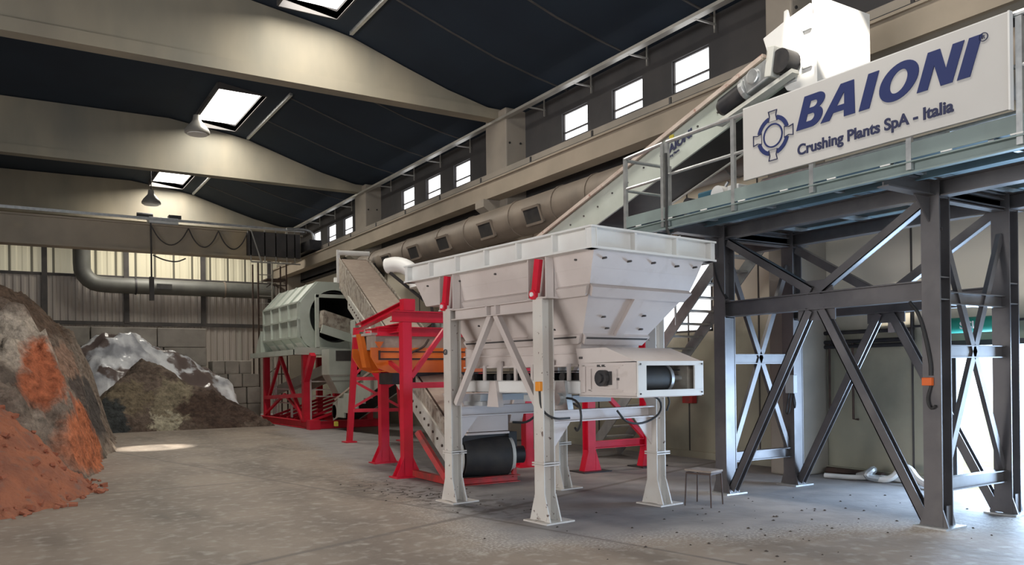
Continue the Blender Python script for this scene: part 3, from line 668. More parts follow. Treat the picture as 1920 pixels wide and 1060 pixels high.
# rim brackets above the legs with red swing clamps
for v_, u_ in LEG:
    sg = -1 if v_ < 0 else 1; ub = u_ + (-.0 if u_ < 0 else .0)
    s = MB(); s.box(v_ - .08, v_ + .10, ub - .15, ub - .135, 2.38, 2.82); s.box(v_ - .08, v_ + .10, ub + .15, ub + .165, 2.38, 2.82); s.box(v_ - .03 * sg - .006, v_ - .03 * sg + .006, ub - .15, ub + .15, 2.38, 2.82)
    s.box(v_ - .09, v_ + .09, ub - .16, ub + .17, 2.38, 2.395); s.build('rim_bracket', 'cream_paint', H)
    s = MB(); xo = v_ + sg * .08
    s.bar((xo, ub - .03, 2.80), (xo, ub + .03, 2.45), .085, .05, (1, 0, 0)).cyl((xo - sg * .0, ub + .04, 2.43), (xo + sg * .04, ub + .04, 2.43), .055, 16)
    cl_ = s.build('clamp', 'red_paint', H); MB().cyl((xo, ub + .04, 2.43), (xo + sg * .055, ub + .04, 2.43), .025, 12).build('pin', 'clean_white', cl_)
# outlet skirt
s = MB(); s.box(-.44, -.42, -1.08, 1.15, 1.66, 1.92); s.box(.42, .44, -1.08, 1.15, 1.66, 1.92); s.box(-.44, .44, 1.13, 1.15, 1.66, 1.92)
s.box(-.47, -.44, -1.08, 1.15, 1.80, 1.815); s.box(-.47, -.44, -1.08, 1.15, 1.66, 1.68); s.build('outlet_skirt', 'cream_paint', H)
# under-hopper belt: frame, rollers, belt
for v_ in (-.48, .48): MB().chan((v_, -1.15, 1.43), (v_, 1.08, 1.43), .06, .15, .012, side=(1 if v_ < 0 else -1)).build('belt_frame', 'clean_white', H)
MB().box(-.40, .40, -1.8, 1.25, 1.60, 1.615).box(-.40, .40, -1.8, 1.25, 1.36, 1.372).build('belt', 'rubber', H)
for k in range(9):
    u_ = -1.0 + k * .25
    MB().cyl((-.42, u_, 1.54), (.42, u_, 1.54), .05, 12).build('roller', 'black_steel', H, smooth=True)
for k in range(7):
    u_ = -.95 + k * .32; wide = k % 3 == 1
    MB().box(-.50, -.475, u_ - (.045 if wide else .022), u_ + (.045 if wide else .022), 1.49, 1.69 if not wide else 1.74).build('roller_bracket', 'cream_paint', H)
for k in range(3): MB().box(-.3, .3, -.8 + k * .7, -.6 + k * .7, 1.25, 1.33).build('motor_box', 'grey_plastic', H)
# weigh-cell stools at left
s = MB(); s.box(-.6, -.42, .55, .95, 1.19, 1.24); s.box(-.58, -.44, .62, .88, 1.24, 1.33); s.build('load_cell', 'grey_plastic', H)
s = MB(); s.prism([(-.55, .28, 1.18), (-.55, .52, 1.18), (-.55, .46, 1.5), (-.55, .34, 1.5)], (.08, 0, 0)); s.build('support_bracket', 'cream_paint', H)
s = MB(); s.prism([(-.55, -1.0, 1.18), (-.55, -.74, 1.18), (-.55, -.8, 1.5), (-.55, -.94, 1.5)], (.08, 0, 0)); s.cyl((-.6, -.86, 1.3), (-.5, -.86, 1.3), .07, 12); s.build('support_bracket', 'galvanised', H)
# drive head box
s = MB()
s.box(-.50, -.47, -1.98, -1.13, 1.34, 1.69)
s.box(.47, .50, -1.98, -1.13, 1.34, 1.69); s.box(-.5, .5, -1.98, -1.13, 1.33, 1.35)
s.build('drive_box', 'cream_paint', H)
s = MB()
s.prism([(-.50, -1.13, 1.69), (-.50, -1.08, 1.85), (-.50, -1.55, 1.85), (-.50, -1.98, 1.70)], (1.0, 0, 0)); s.build('drive_hood', 'cream_paint', H)
fr = MB(); e = -1.985
fr.box(-.5, .5, e - .02, e, 1.34, 1.405); fr.box(-.5, .5, e - .02, e, 1.655, 1.70); fr.box(-.5, -.38, e - .02, e, 1.4, 1.66); fr.box(.36, .5, e - .02, e, 1.4, 1.66)
fr.build('window_frame', 'bright_panel', H)
MB().box(.36, .46, -1.9, -1.2, 1.4, 1.66).box(-.46, .46, -1.15, -1.13, 1.36, 1.68).build('inner_plate', 'dirty_side', H)
MB().cyl((-.42, -1.80, 1.52), (.06, -1.80, 1.52), .145, 28).build('head_drum', 'rubber', H, smooth=True)
MB().ring((.06, -1.80, 1.52), (.10, -1.80, 1.52), .155, .12).cyl((.1, -1.80, 1.52), (.44, -1.80, 1.52), .03, 10).build('drum_rim', 'galvanised', H, smooth=True)
s = MB(); x0 = -.515
for a, b, c_, d_ in ((-1.24, -1.20, 1.37, 1.67), (-1.33, -1.29, 1.39, 1.64)): s.box(x0, -.5, a, b, c_, d_)
s.box(x0, -.5, -1.80, -1.20, 1.655, 1.67); s.box(x0, -.5, -1.98, -1.2, 1.365, 1.38); s.box(x0, -.5, -1.80, -1.29, 1.395, 1.41); s.box(x0, -.5, -1.75, -1.33, 1.63, 1.64)
s.box(x0 - .01, -.5, -1.72, -1.42, 1.42, 1.62); s.build('bearing_panel', 'cream_paint', H)
s = MB(); s.box(-.55, -.51, -1.66, -1.50, 1.46, 1.60).cyl((-.51, -1.56, 1.53), (-.60, -1.56, 1.53), .085, 20).cyl((-.6, -1.56, 1.53), (-.63, -1.56, 1.53), .05, 16); s.build('gear_hub', 'black_steel', H)
s = MB()
for a, b in ((-1.45, 1.66), (-1.52, 1.66), (-1.72, 1.52), (-1.17, 1.75)): s.box(-.52, -.5, a - .02, a + .02, b - .012, b + .012)
for v_, z_ in ((-.47, 1.37), (.47, 1.37), (-.47, 1.67), (.47, 1.67)): s.cyl((v_, e - .03, z_), (v_, e - .02, z_), .01, 6)
s.build('latch', 'dark_trim', H)
# marks: hand-written tag on the left leg, warning lamp, cables
text_mesh('leg_marking', 'O', .10, 'marker_grey', (-.965, .86, 1.83), H, WEST)
MB().box(-.99, -.93, -1.05, -.97, 1.40, 1.50).build('switch_box', 'amber', H, .008)
MB().tube([(-.96, -1.01, 1.40), (-.95, -1.02, 1.2), (-.85, -1.1, 1.1), (-.6, -1.08, 1.1)], .012, 8, 2).build('cable', 'rubber', H, smooth=True)
MB().tube([(-.52, -.86, 1.32), (-.58, -1.2, 1.3), (-.6, -1.28, 1.1), (-.55, -1.15, .95), (-.45, -1.0, .98)], .013, 8, 2).build('cable', 'rubber', H, smooth=True)
MB().tube([(.45, -1.1, 1.32), (.7, -1.2, 1.3), (.82, -1.12, 1.1), (.6, -1.05, .98), (.3, -1.05, 1.0), (.15, -1.05, 1.15)], .013, 8, 2).tube([(.9, -1.08, 1.36), (.97, -1.12, 1.25), (.95, -1.08, 1.12)], .012, 8, 2).build('cable', 'rubber', H, smooth=True)

# ------------------------------------------------------------------ inclined conveyors
def incl(P0, D, ts, off_side, off_z):      # helper points along an incline
    S = Vector((D.y, -D.x, 0)).normalized(); return [P0 + D * t + S * off_side + Vector((0, 0, off_z)) for t in ts]
# A: belt rising from the black drum to the drum screen
DA = Vector((.1986, .9225, .3309)); PA = Vector((5.93, 10.35, .37)); LA = 12.9
SA = Vector((DA.y, -DA.x, 0)).normalized(); UZ = Vector((0, 0, 1))
A = thing('screen_feed_conveyor', 'long dusty brown-topped belt conveyor rising from black tail drum to white drum screen', 'conveyor', (5.93, 10.35, 0))
def q(P, D, S, t, s_, z): return P + D * t + S * s_ + UZ * z
s = MB()
for sgn in (-1, 1):
    o_ = sgn * .42
    s.hexa([q(PA, DA, SA, .3, o_ - .015, -.12), q(PA, DA, SA, .3, o_ + .015, -.12), q(PA, DA, SA, LA, o_ + .015, -.55), q(PA, DA, SA, LA, o_ - .015, -.55),
            q(PA, DA, SA, .3, o_ - .015, .30), q(PA, DA, SA, .3, o_ + .015, .30), q(PA, DA, SA, LA, o_ + .015, .34), q(PA, DA, SA, LA, o_ - .015, .34)])
s.build('side_plate', 'dirty_side', A)
s = MB()
for sgn in (-1, 1):
    o_ = sgn * .45
    s.hexa([q(PA, DA, SA, -.1, o_ - .02, -.25), q(PA, DA, SA, -.1, o_ + .02, -.25), q(PA, DA, SA, LA - 2, o_ + .02, -.62), q(PA, DA, SA, LA - 2, o_ - .02, -.62),
            q(PA, DA, SA, -.1, o_ - .02, .10), q(PA, DA, SA, -.1, o_ + .02, .10), q(PA, DA, SA, LA - 2, o_ + .02, -.28), q(PA, DA, SA, LA - 2, o_ - .02, -.28)])
s.build('frame_rail', 'conveyor_white', A)
s = MB()
for t_ in [k * .3 for k in range(1, 36)]:
    p = q(PA, DA, SA, t_, -.475, -.05 - .035 * t_); MB().cyl(p, p - SA * .02, .022, 8).build('bolt', 'rust_tube', A)
s = MB(); s.hexa([q(PA, DA, SA, .0, -.36, .22), q(PA, DA, SA, .0, .36, .22), q(PA, DA, SA, LA, .36, .27), q(PA, DA, SA, LA, -.36, .27),
                  q(PA, DA, SA, .0, -.36, .29), q(PA, DA, SA, .0, .36, .29), q(PA, DA, SA, LA, .36, .31), q(PA, DA, SA, LA, -.36, .31)]); s.build('belt', 'dusty_belt', A)
s = MB(); s.hexa([q(PA, DA, SA, .0, -.36, -.30), q(PA, DA, SA, .0, .36, -.30), q(PA, DA, SA, LA, .36, -.5), q(PA, DA, SA, LA, -.36, -.5),
                  q(PA, DA, SA, .0, -.36, -.28), q(PA, DA, SA, .0, .36, -.28), q(PA, DA, SA, LA, .36, -.47), q(PA, DA, SA, LA, -.36, -.47)]); s.build('return_belt', 'rubber', A)
MB().cyl(PA - SA * .345, PA + SA * .345, .30, 32).build('tail_drum', 'rubber', A, smooth=True)
for sgn in (-1, 1):
    p = PA + SA * sgn * .37; MB().ring(p, p + SA * sgn * .05, .27, .13, 28).cyl(p, p + SA * sgn * .08, .07, 14).build('drum_end', 'conveyor_white', A, smooth=True)
p = PA + SA * .46; MB().cyl(p, p + SA * .16, .13, 16).build('bearing', 'black_steel', A, smooth=True)
s = MB(); s.box(5.56, 6.28, 10.18, 10.5, .70, .73).build('scraper_bar', 'cream_paint', A)
s = MB(); s.box(5.5, 6.32, 10.25, 10.55, .56, .70).box(6.28, 6.42, 10.2, 10.6, .42, .72).build('tail_cover', 'rubber', A)
s = MB(); s.prism([(5.48, 10.3, 1.30), (6.55, 10.3, 1.30), (6.3, 10.3, .98), (5.68, 10.3, .98)], (0, .5, 0)); s.box(5.62, 6.3, 10.25, 10.75, .74, .97); s.build('feed_chute', 'cream_paint', A)
s = MB(); s.prism([(6.33, 10.25, .85), (6.55, 10.25, .85), (6.62, 10.25, 1.2), (6.42, 10.25, 1.2)], (0, .35, 0)); s.build('chute_cover', 'cream_paint', A)
MB().tube([(6.35, 10.2, .86), (6.6, 10.15, .84), (6.8, 10.1, 1.05), (7.0, 10.1, 1.22), (7.25, 10.1, 1.2), (7.5, 10.1, 1.05)], .018, 8, 2).build('cable', 'rubber', A, smooth=True)
ph = q(PA, DA, SA, LA, 0, .36)
s = MB(); s.cyl(ph - SA * .45 + UZ * .12, ph + SA * .45 + UZ * .12, .07, 14); s.bar(ph - SA * .45 - UZ * .75, ph - SA * .45 + UZ * .2, .09, .09, tuple(SA)); s.build('head_frame', 'clean_white', A)
s = MB(); s.box(9.0, 9.35, 22.0, 22.5, 4.45, 4.85); s.box(8.95, 9.1, 22.1, 22.4, 4.2, 4.5); s.build('drive_motor', 'black_steel', A, .03)
# red trestle for A at the drum and mid-span
s = MB(); s.chan((5.35, 10.1, .05), (6.35, 10.05, .05), .1, .1, .012); s.bar((5.3, 10.25, .03), (5.05, 10.75, .75), .07, .08); s.bar((5.3, 10.3, .06), (5.3, 11.4, .06), .08, .1); s.box(5.25, 5.37, 10.0, 10.3, 0, .18); s.bar((6.3, 10.1, .06), (6.3, 10.1, .2), .06, .06)
s.build('skid_frame', 'rust_red', A)
T = thing('red_trestle', 'red braced trestle under the brown conveyor beside the drum screen', 'support', (7.3, 17.9, 0))
for x, y in ((6.76, 18.15), (7.95, 17.7)):
    xt = 6.95 if x < 7.2 else 7.75; s = MB(); s.bar((x, y, .02), (xt, y - .05, 2.7), .12, .12, (1, 0, 0)); s.build('leg', 'red_paint', T); 
    MB().box(x - .14, x + .14, y - .14, y + .14, 0, .03).build('base_plate', 'red_paint', T)
def tp(x0, z): f_ = z / 2.7; return (6.76 + .19 * f_, 18.13, z) if x0 == 0 else (7.95 - .2 * f_, 17.68, z)
for z in (.75, 1.5, 2.65): MB().bar(tp(0, z), tp(1, z), .08, .08).build('cross_bar', 'red_paint', T)
MB().bar(tp(0, .8), tp(1, 1.45), .06, .06).bar(tp(1, .8), tp(0, 1.45), .06, .06).bar(tp(0, 1.55), tp(1, 2.6), .06, .06).bar(tp(1, 1.55), tp(0, 2.6), .06, .06).build('brace', 'red_paint', T)

# B: long white discharge conveyor rising towards the viewer along the wall
B = thing('discharge_conveyor', 'long white inclined conveyor rising from the drum screen over the steel platform', 'conveyor', (8.4, 15, 0))
def bz(y): return 4.08 + .294 * (9.8 - y)
XB0, XB1 = 8.0, 8.8
for x in (XB0, XB1):
    MB().hexa([(x, 22.8, bz(22.8)), (x + .03, 22.8, bz(22.8)), (x + .03, 6.3, bz(6.3)), (x, 6.3, bz(6.3)), (x, 22.8, bz(22.8) + .5), (x + .03, 22.8, bz(22.8) + .5), (x + .03, 6.3, bz(6.3) + .5), (x, 6.3, bz(6.3) + .5)]).build('side_plate', 'conveyor_white' if x > 8.4 else 'green_white', B)
MB().hexa([(8.05, 22.8, bz(22.8) + .42), (8.8, 22.8, bz(22.8) + .42), (8.8, 6.3, bz(6.3) + .42), (8.05, 6.3, bz(6.3) + .42), (8.05, 22.8, bz(22.8) + .45), (8.8, 22.8, bz(22.8) + .45), (8.8, 6.3, bz(6.3) + .45), (8.05, 6.3, bz(6.3) + .45)]).build('belt', 'rubber', B)
MB().hexa([(8.03, 22.8, bz(22.8) + .02), (8.8, 22.8, bz(22.8) + .02), (8.8, 6.3, bz(6.3) + .02), (8.03, 6.3, bz(6.3) + .02), (8.03, 22.8, bz(22.8) + .04), (8.8, 22.8, bz(22.8) + .04), (8.8, 6.3, bz(6.3) + .04), (8.03, 6.3, bz(6.3) + .04)]).build('return_belt', 'rubber', B)
MB().bar((7.98, 22.5, bz(22.5) + .53), (7.98, 6.8, bz(6.8) + .53), .07, .05).bar((7.93, 20, bz(20) + .50), (7.93, 6.8, bz(6.8) + .50), .03, .05).build('top_rail', 'dusty_rail', B)
s = MB()
for y in [7.6 + .37 * k for k in range(22)]:
    MB().cyl((7.985, y, bz(y) + .33 - .1 * (y % .6)), (8.0, y, bz(y) + .33 - .1 * (y % .6)), .015, 6).build('bolt', 'dark_trim', B)
MB().cyl((8.0, 22.7, bz(22.7) + .24), (8.85, 22.7, bz(22.7) + .24), .2, 20).build('tail_drum', 'rubber', B, smooth=True)
MB().box(7.9, 7.98, 22.3, 22.45, .12, .25).build('yellow_guard', 'signal_yellow', B)
s = MB()     # stepped lower guard
for k in range(5): y = 22.2 - k * .5; s.box(7.93, 7.99, y - .5, y, bz(y) - .05, bz(y) + .5)
s.build('loading_skirt', 'green_white', B)
# lettering on its side
ty = 8.62
lt = text_mesh('side_lettering', 'BAIONI', .15, 'dark_blue_text', (7.985, ty, bz(ty) + .24), B, WEST, .25, .006, .003, 1.15)
lt.rotation_euler = (Matrix.Rotation(math.atan(.294), 4, 'X').to_euler().x * 0 + R(90), 0, R(-90))
lt.rotation_euler = (Matrix(((0, 0, -1), (-1, 0, 0), (0, 1, 0))) @ Matrix.Rotation(math.atan(.294), 3, 'Z')).to_euler()
l2 = text_mesh('side_lettering', 'Crushing Plants', .05, 'dark_blue_text', (7.985, ty, bz(ty) + .17), B, WEST, 0, .001, .003); l2.rotation_euler = lt.rotation_euler
MB().box(7.985, 7.999, 8.44, 8.52, bz(8.5) + .40, bz(8.5) + .48).build('yellow_sticker', 'signal_yellow', B)
# head drive
P0 = Vector((7.82, 7.32, 4.98)); D0 = Vector((0, -.96, .28)).normalized()
MB().cyl(P0, P0 + D0 * .36, .125, 24).cyl(P0 - D0 * .06, P0, .09, 20, .12).build('motor', 'black_steel', B, smooth=True)
s = MB(); s.cyl(P0 + D0 * .36, P0 + D0 * .44, .15, 20); s.bar(P0 + D0 * .44, P0 + D0 * .86, .22, .24); s.cyl(P0 + D0 * .6 + Vector((-.14, 0, .02)), P0 + D0 * .6 + Vector((.1, 0, .02)), .10, 16)
s.build('gearbox', 'galvanised', B, .02)
hd = P0 + D0 * 1.0 + Vector((0, 0, -.02))
MB().cyl(hd + Vector((-.1, 0, 0)), hd + Vector((.1, 0, 0)), .14, 20).build('bearing_hub', 'black_steel', B, smooth=True)
MB().bar(hd + Vector((-.05, .16, -.15)), hd + Vector((-.05, .10, .2)), .1, .16).build('torque_arm', 'conveyor_white', B, .01)
MB().bar(P0 + Vector((0, .1, -.2)), P0 + D0 * 1.15 + Vector((0, 0, -.22)), .12, .05).build('motor_bracket', 'conveyor_white', B)
# discharge box
C_ = thing('discharge_box', 'bright sunlit white discharge box at the top of the inclined conveyor', 'chute', (8.4, 6.4, 4.9))
prof = [(6.80, 5.70), (6.45, 5.80), (6.1, 5.87), (6.04, 4.88), (6.2, 4.86), (6.45, 4.95), (6.66, 5.28)]
MB().prism([(7.95, y, z) for y, z in prof], (.88, 0, 0)).build('box', 'clean_white', C_, .01)
MB().box(7.93, 8.86, 5.99, 6.06, 5.82, 5.88).box(7.9, 8.9, 5.98, 6.02, 4.9, 5.9).build('front_flange', 'clean_white', C_)
MB().box(7.925, 7.95, 6.30, 6.42, 5.02, 5.55).build('side_panel', 'grey_plastic', C_)
s = MB(); s.box(7.92, 7.95, 6.08, 6.2, 5.12, 5.14).box(7.92, 7.95, 6.08, 6.2, 5.56, 5.58).box(7.92, 7.95, 6.19, 6.21, 5.12, 5.58); s.build('inspection_frame', 'grey_plastic', C_)
MB().prism([(7.97, 6.5, 5.78), (7.97, 6.42, 5.80), (7.97, 6.45, 5.93), (7.97, 6.49, 5.92)], (.03, 0, 0)).build('lifting_eye', 'clean_white', C_)

# red support legs of conveyor B
G = thing('red_gantry_support', 'red braced gantry behind the hopper carrying the inclined white conveyor', 'support', (8.5, 10.3, 0))
for x in (7.85, 9.05):
    leg = MB().ibeam((x, 10.3, .02), (x, 10.3, 3.85), .15, .15, .014, (0, 1, 0)).build('leg', 'red_paint', G)
    MB().prism([(x - .07, 10.22, .02), (x - .16, 10.22, .02), (x - .07, 10.22, .35)], (0, .14, 0)).build('gusset', 'red_paint', leg); MB().prism([(x + .07, 10.22, .02), (x + .18, 10.22, .02), (x + .07, 10.22, .35)], (0, .14, 0)).build('gusset', 'red_paint', leg)
    MB().box(x - .25, x + .3, 10.1, 10.5, 0, .018).build('base_plate', 'black_steel', leg)
MB().chan((7.85, 10.3, .42), (9.05, 10.3, .42), .1, .12).build('cross_bar', 'red_paint', G)
MB().chan((7.85, 10.3, 3.8), (9.05, 10.3, 3.8), .1, .12).build('cross_bar', 'red_paint', G)
MB().bar((7.9, 10.3, 1.5), (9.0, 10.3, .5), .07, .07).bar((9.0, 10.3, 1.55), (7.9, 10.3, 3.3), .09, .09).bar((7.9, 10.3, 1.55), (9.0, 10.3, 3.3), .09, .09).build('brace', 'red_paint', G)

# steel stair
ST = thing('steel_stair', 'galvanised steel stair with open treads behind the hopper', 'stair', (9.6, 10.4, 0))
sa, sb = Vector((0, 12.15, 0)), Vector((0, 8.55, 3.58))
for x in (9.25, 9.95): MB().bar((x, sa.y, .05), (x, sb.y, 3.55), .02, .2).build('stringer', 'galv_dull', ST)
for k in range(1, 18):
    f_ = k / 18; y = sa.y + (sb.y - sa.y) * f_; z = 3.55 * f_; MB().box(9.27, 9.93, y - .1, y + .1, z - .015, z + .015).build('tread', 'galvanised', ST)
for x in (9.25,):
    s = MB(); s.tube([(x, 12.2, 0.9), (x, 8.6, 4.45)], .022, 8)
    for f_ in (.02, .33, .66, .97): y = sa.y + (sb.y - sa.y) * f_; z = 3.55 * f_; s.tube([(x, y, z), (x, y, z + .88)], .02, 8)
    s.build('handrail', 'galvanised', ST)

# ------------------------------------------------------------------ red portal + orange magnet
P = thing('red_portal_frame', 'bright red portal frame beside the hopper, straddling the brown conveyor', 'frame', (6.3, 12.5, 0))
for x, y, zt in ((5.20, 11.47, 2.40), (5.71, 13.58, 2.40), (7.45, 11.5, 2.4), (7.7, 13.5, 2.4)):
    leg = MB().ibeam((x, y, .02), (x, y, zt), .15, .15, .014, (0, 1, 0)).bar((x - .07, y, .02), (x - .07, y, zt), .14, .012, (1, 0, 0)).build('leg', 'red_paint', P)
    for sx in (-1, 1):
        for yy in (-.075, .065): MB().prism([(x + sx * .07, y + yy, .01), (x + sx * .22, y + yy, .01), (x + sx * .07, y + yy, .32)], (0, .012, 0)).build('gusset', 'red_paint', leg)
    MB().box(x - .24, x + .24, y - .15, y + .15, 0, .02).build('base_plate', 'red_paint', leg)
MB().ibeam((4.98, 11.47, 2.49), (7.6, 11.5, 2.49), .15, .17, .018).build('top_beam', 'red_paint', P)
MB().ibeam((5.0, 12.1, 2.29), (7.6, 12.1, 2.29), .15, .15, .018).build('top_beam', 'red_paint', P)
MB().chan((5.45, 13.6, 2.33), (5.2, 11.4, 2.33), .14, .14, .016).build('side_beam', 'red_paint', P)
MB().chan((5.15, 13.3, 2.42), (5.25, 11.5, 2.70), .12, .10, .016).box(5.15, 5.34, 11.4, 11.56, 2.58, 2.76).build('cradle', 'red_paint', P)
MB().bar((5.3, 11.5, 1.55), (5.9, 11.5, 2.3), .07, .07).bar((5.25, 11.5, 1.42), (7.5, 11.5, 1.42), .09, .09).bar((5.71, 13.58, 1.6), (5.95, 14.9, 2.4), .09, .09).bar((5.62, 13.6, 2.0), (5.3, 11.5, 1.5), .06, .06).build('brace', 'red_paint', P)
MB().bar((5.74, 13.58, 1.45), (5.6, 14.4, 2.0), .12, .1).build('strut', 'red_paint', P)
MG = thing('magnetic_separator', 'orange overband magnetic separator slung in the red portal frame', 'separator', (6.2, 13, 1.6))
MB().prism([(5.15, 12.75, 1.90), (5.28, 12.75, 1.70), (5.5, 12.75, 1.62), (7.3, 12.75, 1.62), (7.3, 12.75, 2.05), (5.15, 12.75, 2.05)], (0, .04, 0)).build('side_plate', 'orange_paint', MG)
MB().box(5.5, 7.3, 12.78, 13.6, 1.64, 1.66).prism([(5.15, 13.6, 1.90), (5.28, 13.6, 1.70), (5.5, 13.6, 1.62), (7.3, 13.6, 1.62), (7.3, 13.6, 2.05), (5.15, 13.6, 2.05)], (0, .04, 0)).prism([(5.13, 13.2, 2.3), (5.2, 13.2, 2.3), (5.32, 13.2, 1.72), (5.24, 13.2, 1.72)], (0, .2, 0)).build('housing', 'orange_paint', MG)
MB().box(5.25, 7.25, 12.78, 13.6, 2.02, 2.26).build('belt_cover', 'dusty_belt', MG)
MB().box(5.15, 7.3, 12.72, 13.65, 2.26, 2.30).build('top_rail', 'cream_paint', MG)
s = MB(); s.box(5.3, 7.2, 12.73, 12.75, 1.84, 1.87).box(5.3, 7.2, 12.73, 12.75, 1.97, 1.99).box(5.28, 5.31, 12.73, 12.75, 1.84, 2.0); s.tube([(6.2, 12.7, 2.2), (6.1, 12.7, 2.05), (5.85, 12.7, 1.97), (5.8, 12.7, 1.86), (5.7, 12.7, 1.8)], .02, 6, 2); s.build('slot', 'rust_tube', MG)
s = MB(); s.prism([(5.2, 12.70, 2.15), (5.36, 12.70, 2.15), (5.28, 12.70, 2.03)], (0, .02, 0)); s.build('warning_triangle', 'orange_paint', MG)
MB().box(5.6, 7.3, 12.9, 13.5, 1.42, 1.62).build('magnet_block', 'black_steel', MG)

# ------------------------------------------------------------------ drum screen on red frame
D = thing('drum_screen', 'white ribbed drum screen on a red steel frame at the far end of the plant', 'screen', (8.1, 25.5, 0))
x0, x1, y0, y1 = 7.33, 9.5, 23.7, 27.6
prof = [(x0, 2.75), (x0, 3.78), (7.9, 4.42), (8.85, 4.42), (x1, 3.78), (x1, 2.75), (9.2, 2.40), (7.6, 2.40)]
def gab(pts, y, t): return [(x, y, z) for x, z in pts], (0, t, 0)
shell = MB()
for (a, za), (b, zb) in zip(prof, prof[1:] + prof[:1]):
    if za == zb == 2.40: continue
    shell.hexa([(a, y0, za), (b, y0, zb), (b, y1, zb), (a, y1, za), (a + .02, y0, za - .02), (b - .02, y0, zb - .02), (b - .02, y1, zb - .02), (a + .02, y1, za - .02)])
shell.build('casing', 'green_white', D)
# end plate with round opening
s = MB(); n_ = 40; cx, cz, rr = 8.42, 3.38, .80
ang = [2 * math.pi * k / n_ for k in range(n_)]
def outr(a):
    dx, dz = math.cos(a), math.sin(a); best = 9
    for (ax, az), (bx, bz_) in zip(prof, prof[1:] + prof[:1]):
        ex, ez = bx - ax, bz_ - az; den = dx * ez - dz * ex
        if abs(den) < 1e-9: continue
        t = ((ax - cx) * ez - (az - cz) * ex) / den; uu = ((ax - cx) * dz - (az - cz) * dx) / den
        if t > 0 and -1e-6 <= uu <= 1 + 1e-6: best = min(best, t)
    return best
O = [(cx + outr(a) * math.cos(a), cz + outr(a) * math.sin(a)) for a in ang]; I = [(cx + rr * math.cos(a), cz + rr * math.sin(a)) for a in ang]
for k in range(n_):
    k2 = (k + 1) % n_; q4 = [O[k], O[k2], I[k2], I[k]]
    s.hexa([(x, y0 - .02, z) for x, z in q4] + [(x, y0 + .02, z) for x, z in q4])
s.build('end_plate', 'green_white', D)
MB().prism([(x, y1, z) for x, z in prof], (0, .03, 0)).build('rear_plate', 'green_white', D)
MB().ring((cx, 23.9, cz), (cx, 27.3, cz), .78, .74, 40).build('screen_drum', 'black_steel', D, smooth=True)
s = MB()   # ribs
for k in range(5):
    y = y0 + .02 + k * (y1 - y0 - .06) / 4
    for (a, za), (b, zb) in zip(prof[-1:] + prof[:5], prof[:6]):
        s.bar((a, y, za), (b, y, zb), .05, .09, (0, 1, 0)) if False else s.hexa([(a, y, za), (b, y, zb), (b, y + .05, zb), (a, y + .05, za), (a - .07 if a < 8 else a + .07, y, za), (b - .07 if b < 8 else b + .07, y, zb), (b - .07 if b < 8 else b + .07, y + .05, zb), (a - .07 if a < 8 else a + .07, y + .05, za)])
for z in (2.75, 3.28, 3.78): s.box(x0 - .07, x0, y0, y1, z - .025, z + .025)
s.build('rib', 'green_white', D)
for k in range(4):
    ya = y0 + .15 + k * .96
    MB().hexa([(7.32, ya, 2.75), (7.34, ya, 2.75), (7.34, ya + .8, 2.75), (7.32, ya + .8, 2.75), (7.57, ya + .1, 2.4), (7.59, ya + .1, 2.4), (7.59, ya + .7, 2.4), (7.57, ya + .7, 2.4)]).build('hatch', 'bright_panel', D)
MB().box(7.03, 7.2, 23.3, 28.4, 2.2, 2.36).box(7.03, 9.6, 23.25, 23.4, 2.2, 2.42).box(7.1, 9.6, 23.3, 28.3, 2.3, 2.33).build('bed_frame', 'green_white', D)
s = MB(); s.prism([(7.2, 27.65, 2.36), (7.2, 28.3, 2.36), (7.2, 28.2, 2.6), (7.2, 27.65, 3.1)], (.5, 0, 0)); s.build('rear_cover', 'green_white', D)
MB().cyl((8.6, 24.0, 4.42), (8.6, 24.0, 4.6), .1, 14).build('vent_cap', 'clean_white', D)
# inlet feeder at the mouth
s = MB(); s.bar((7.72, 23.3, 2.4), (7.72, 23.3, 3.98), .1, .1, (1, 0, 0)); s.bar((7.68, 23.3, 3.95), (8.85, 23.3, 3.95), .1, .1); s.build('mouth_frame', 'green_white', D)
s = MB(); s.hexa([(7.75, 22.9, 3.0), (8.75, 22.9, 2.75), (8.75, 23.6, 2.75), (7.75, 23.6, 3.0), (7.8, 22.9, 3.5), (8.8, 22.9, 3.2), (8.8, 23.6, 3.2), (7.8, 23.6, 3.5)]); s.build('feeder', 'dirty_side', D)
s = MB(); s.bar((7.7, 22.85, 2.95), (8.8, 22.85, 2.62), .08, .24); s.build('feeder_rail', 'green_white', D)
# red under-frame
s = MB()
for a, b in (((7.35, 28.1), (7.5, 23.2)), ((7.5, 23.2), (9.6, 23.2)), ((9.6, 23.2), (9.4, 28.1)), ((9.4, 28.1), (7.35, 28.1))):
    s.ibeam((*a, .12), (*b, .12), .16, .22, .02)
s.box(7.36, 7.68, 22.98, 23.3, 0, .28); s.build('base_frame', 'red_paint', D)
for x, y in ((7.42, 23.5), (7.45, 27.9), (9.4, 23.5), (9.3, 27.9)): MB().ibeam((x, y, .22), (x, y, 2.22), .19, .19, .02, (0, 1, 0)).bar((x - .09, y, .22), (x - .09, y, 2.22), .18, .015, (1, 0, 0)).build('post', 'red_paint', D)
s = MB()
s.bar((7.4, 26.0, 2.18), (7.4, 27.4, .9), .09, .09).bar((7.4, 26.0, 2.18), (7.42, 23.8, .22), .1, .1).bar((7.42, 23.5, 1.4), (7.45, 22.9, 2.2), .16, .16)
s.bar((7.45, 23.6, .3), (7.4, 25.6, 1.0), .07, .07).bar((7.4, 25.6, 1.0), (7.38, 27.8, .3), .07, .07).bar((7.38, 23.6, 1.0), (7.38, 27.8, .85), .1, .12).bar((8.2, 23.3, 1.1), (8.9, 23.3, 1.1), .2, .3)
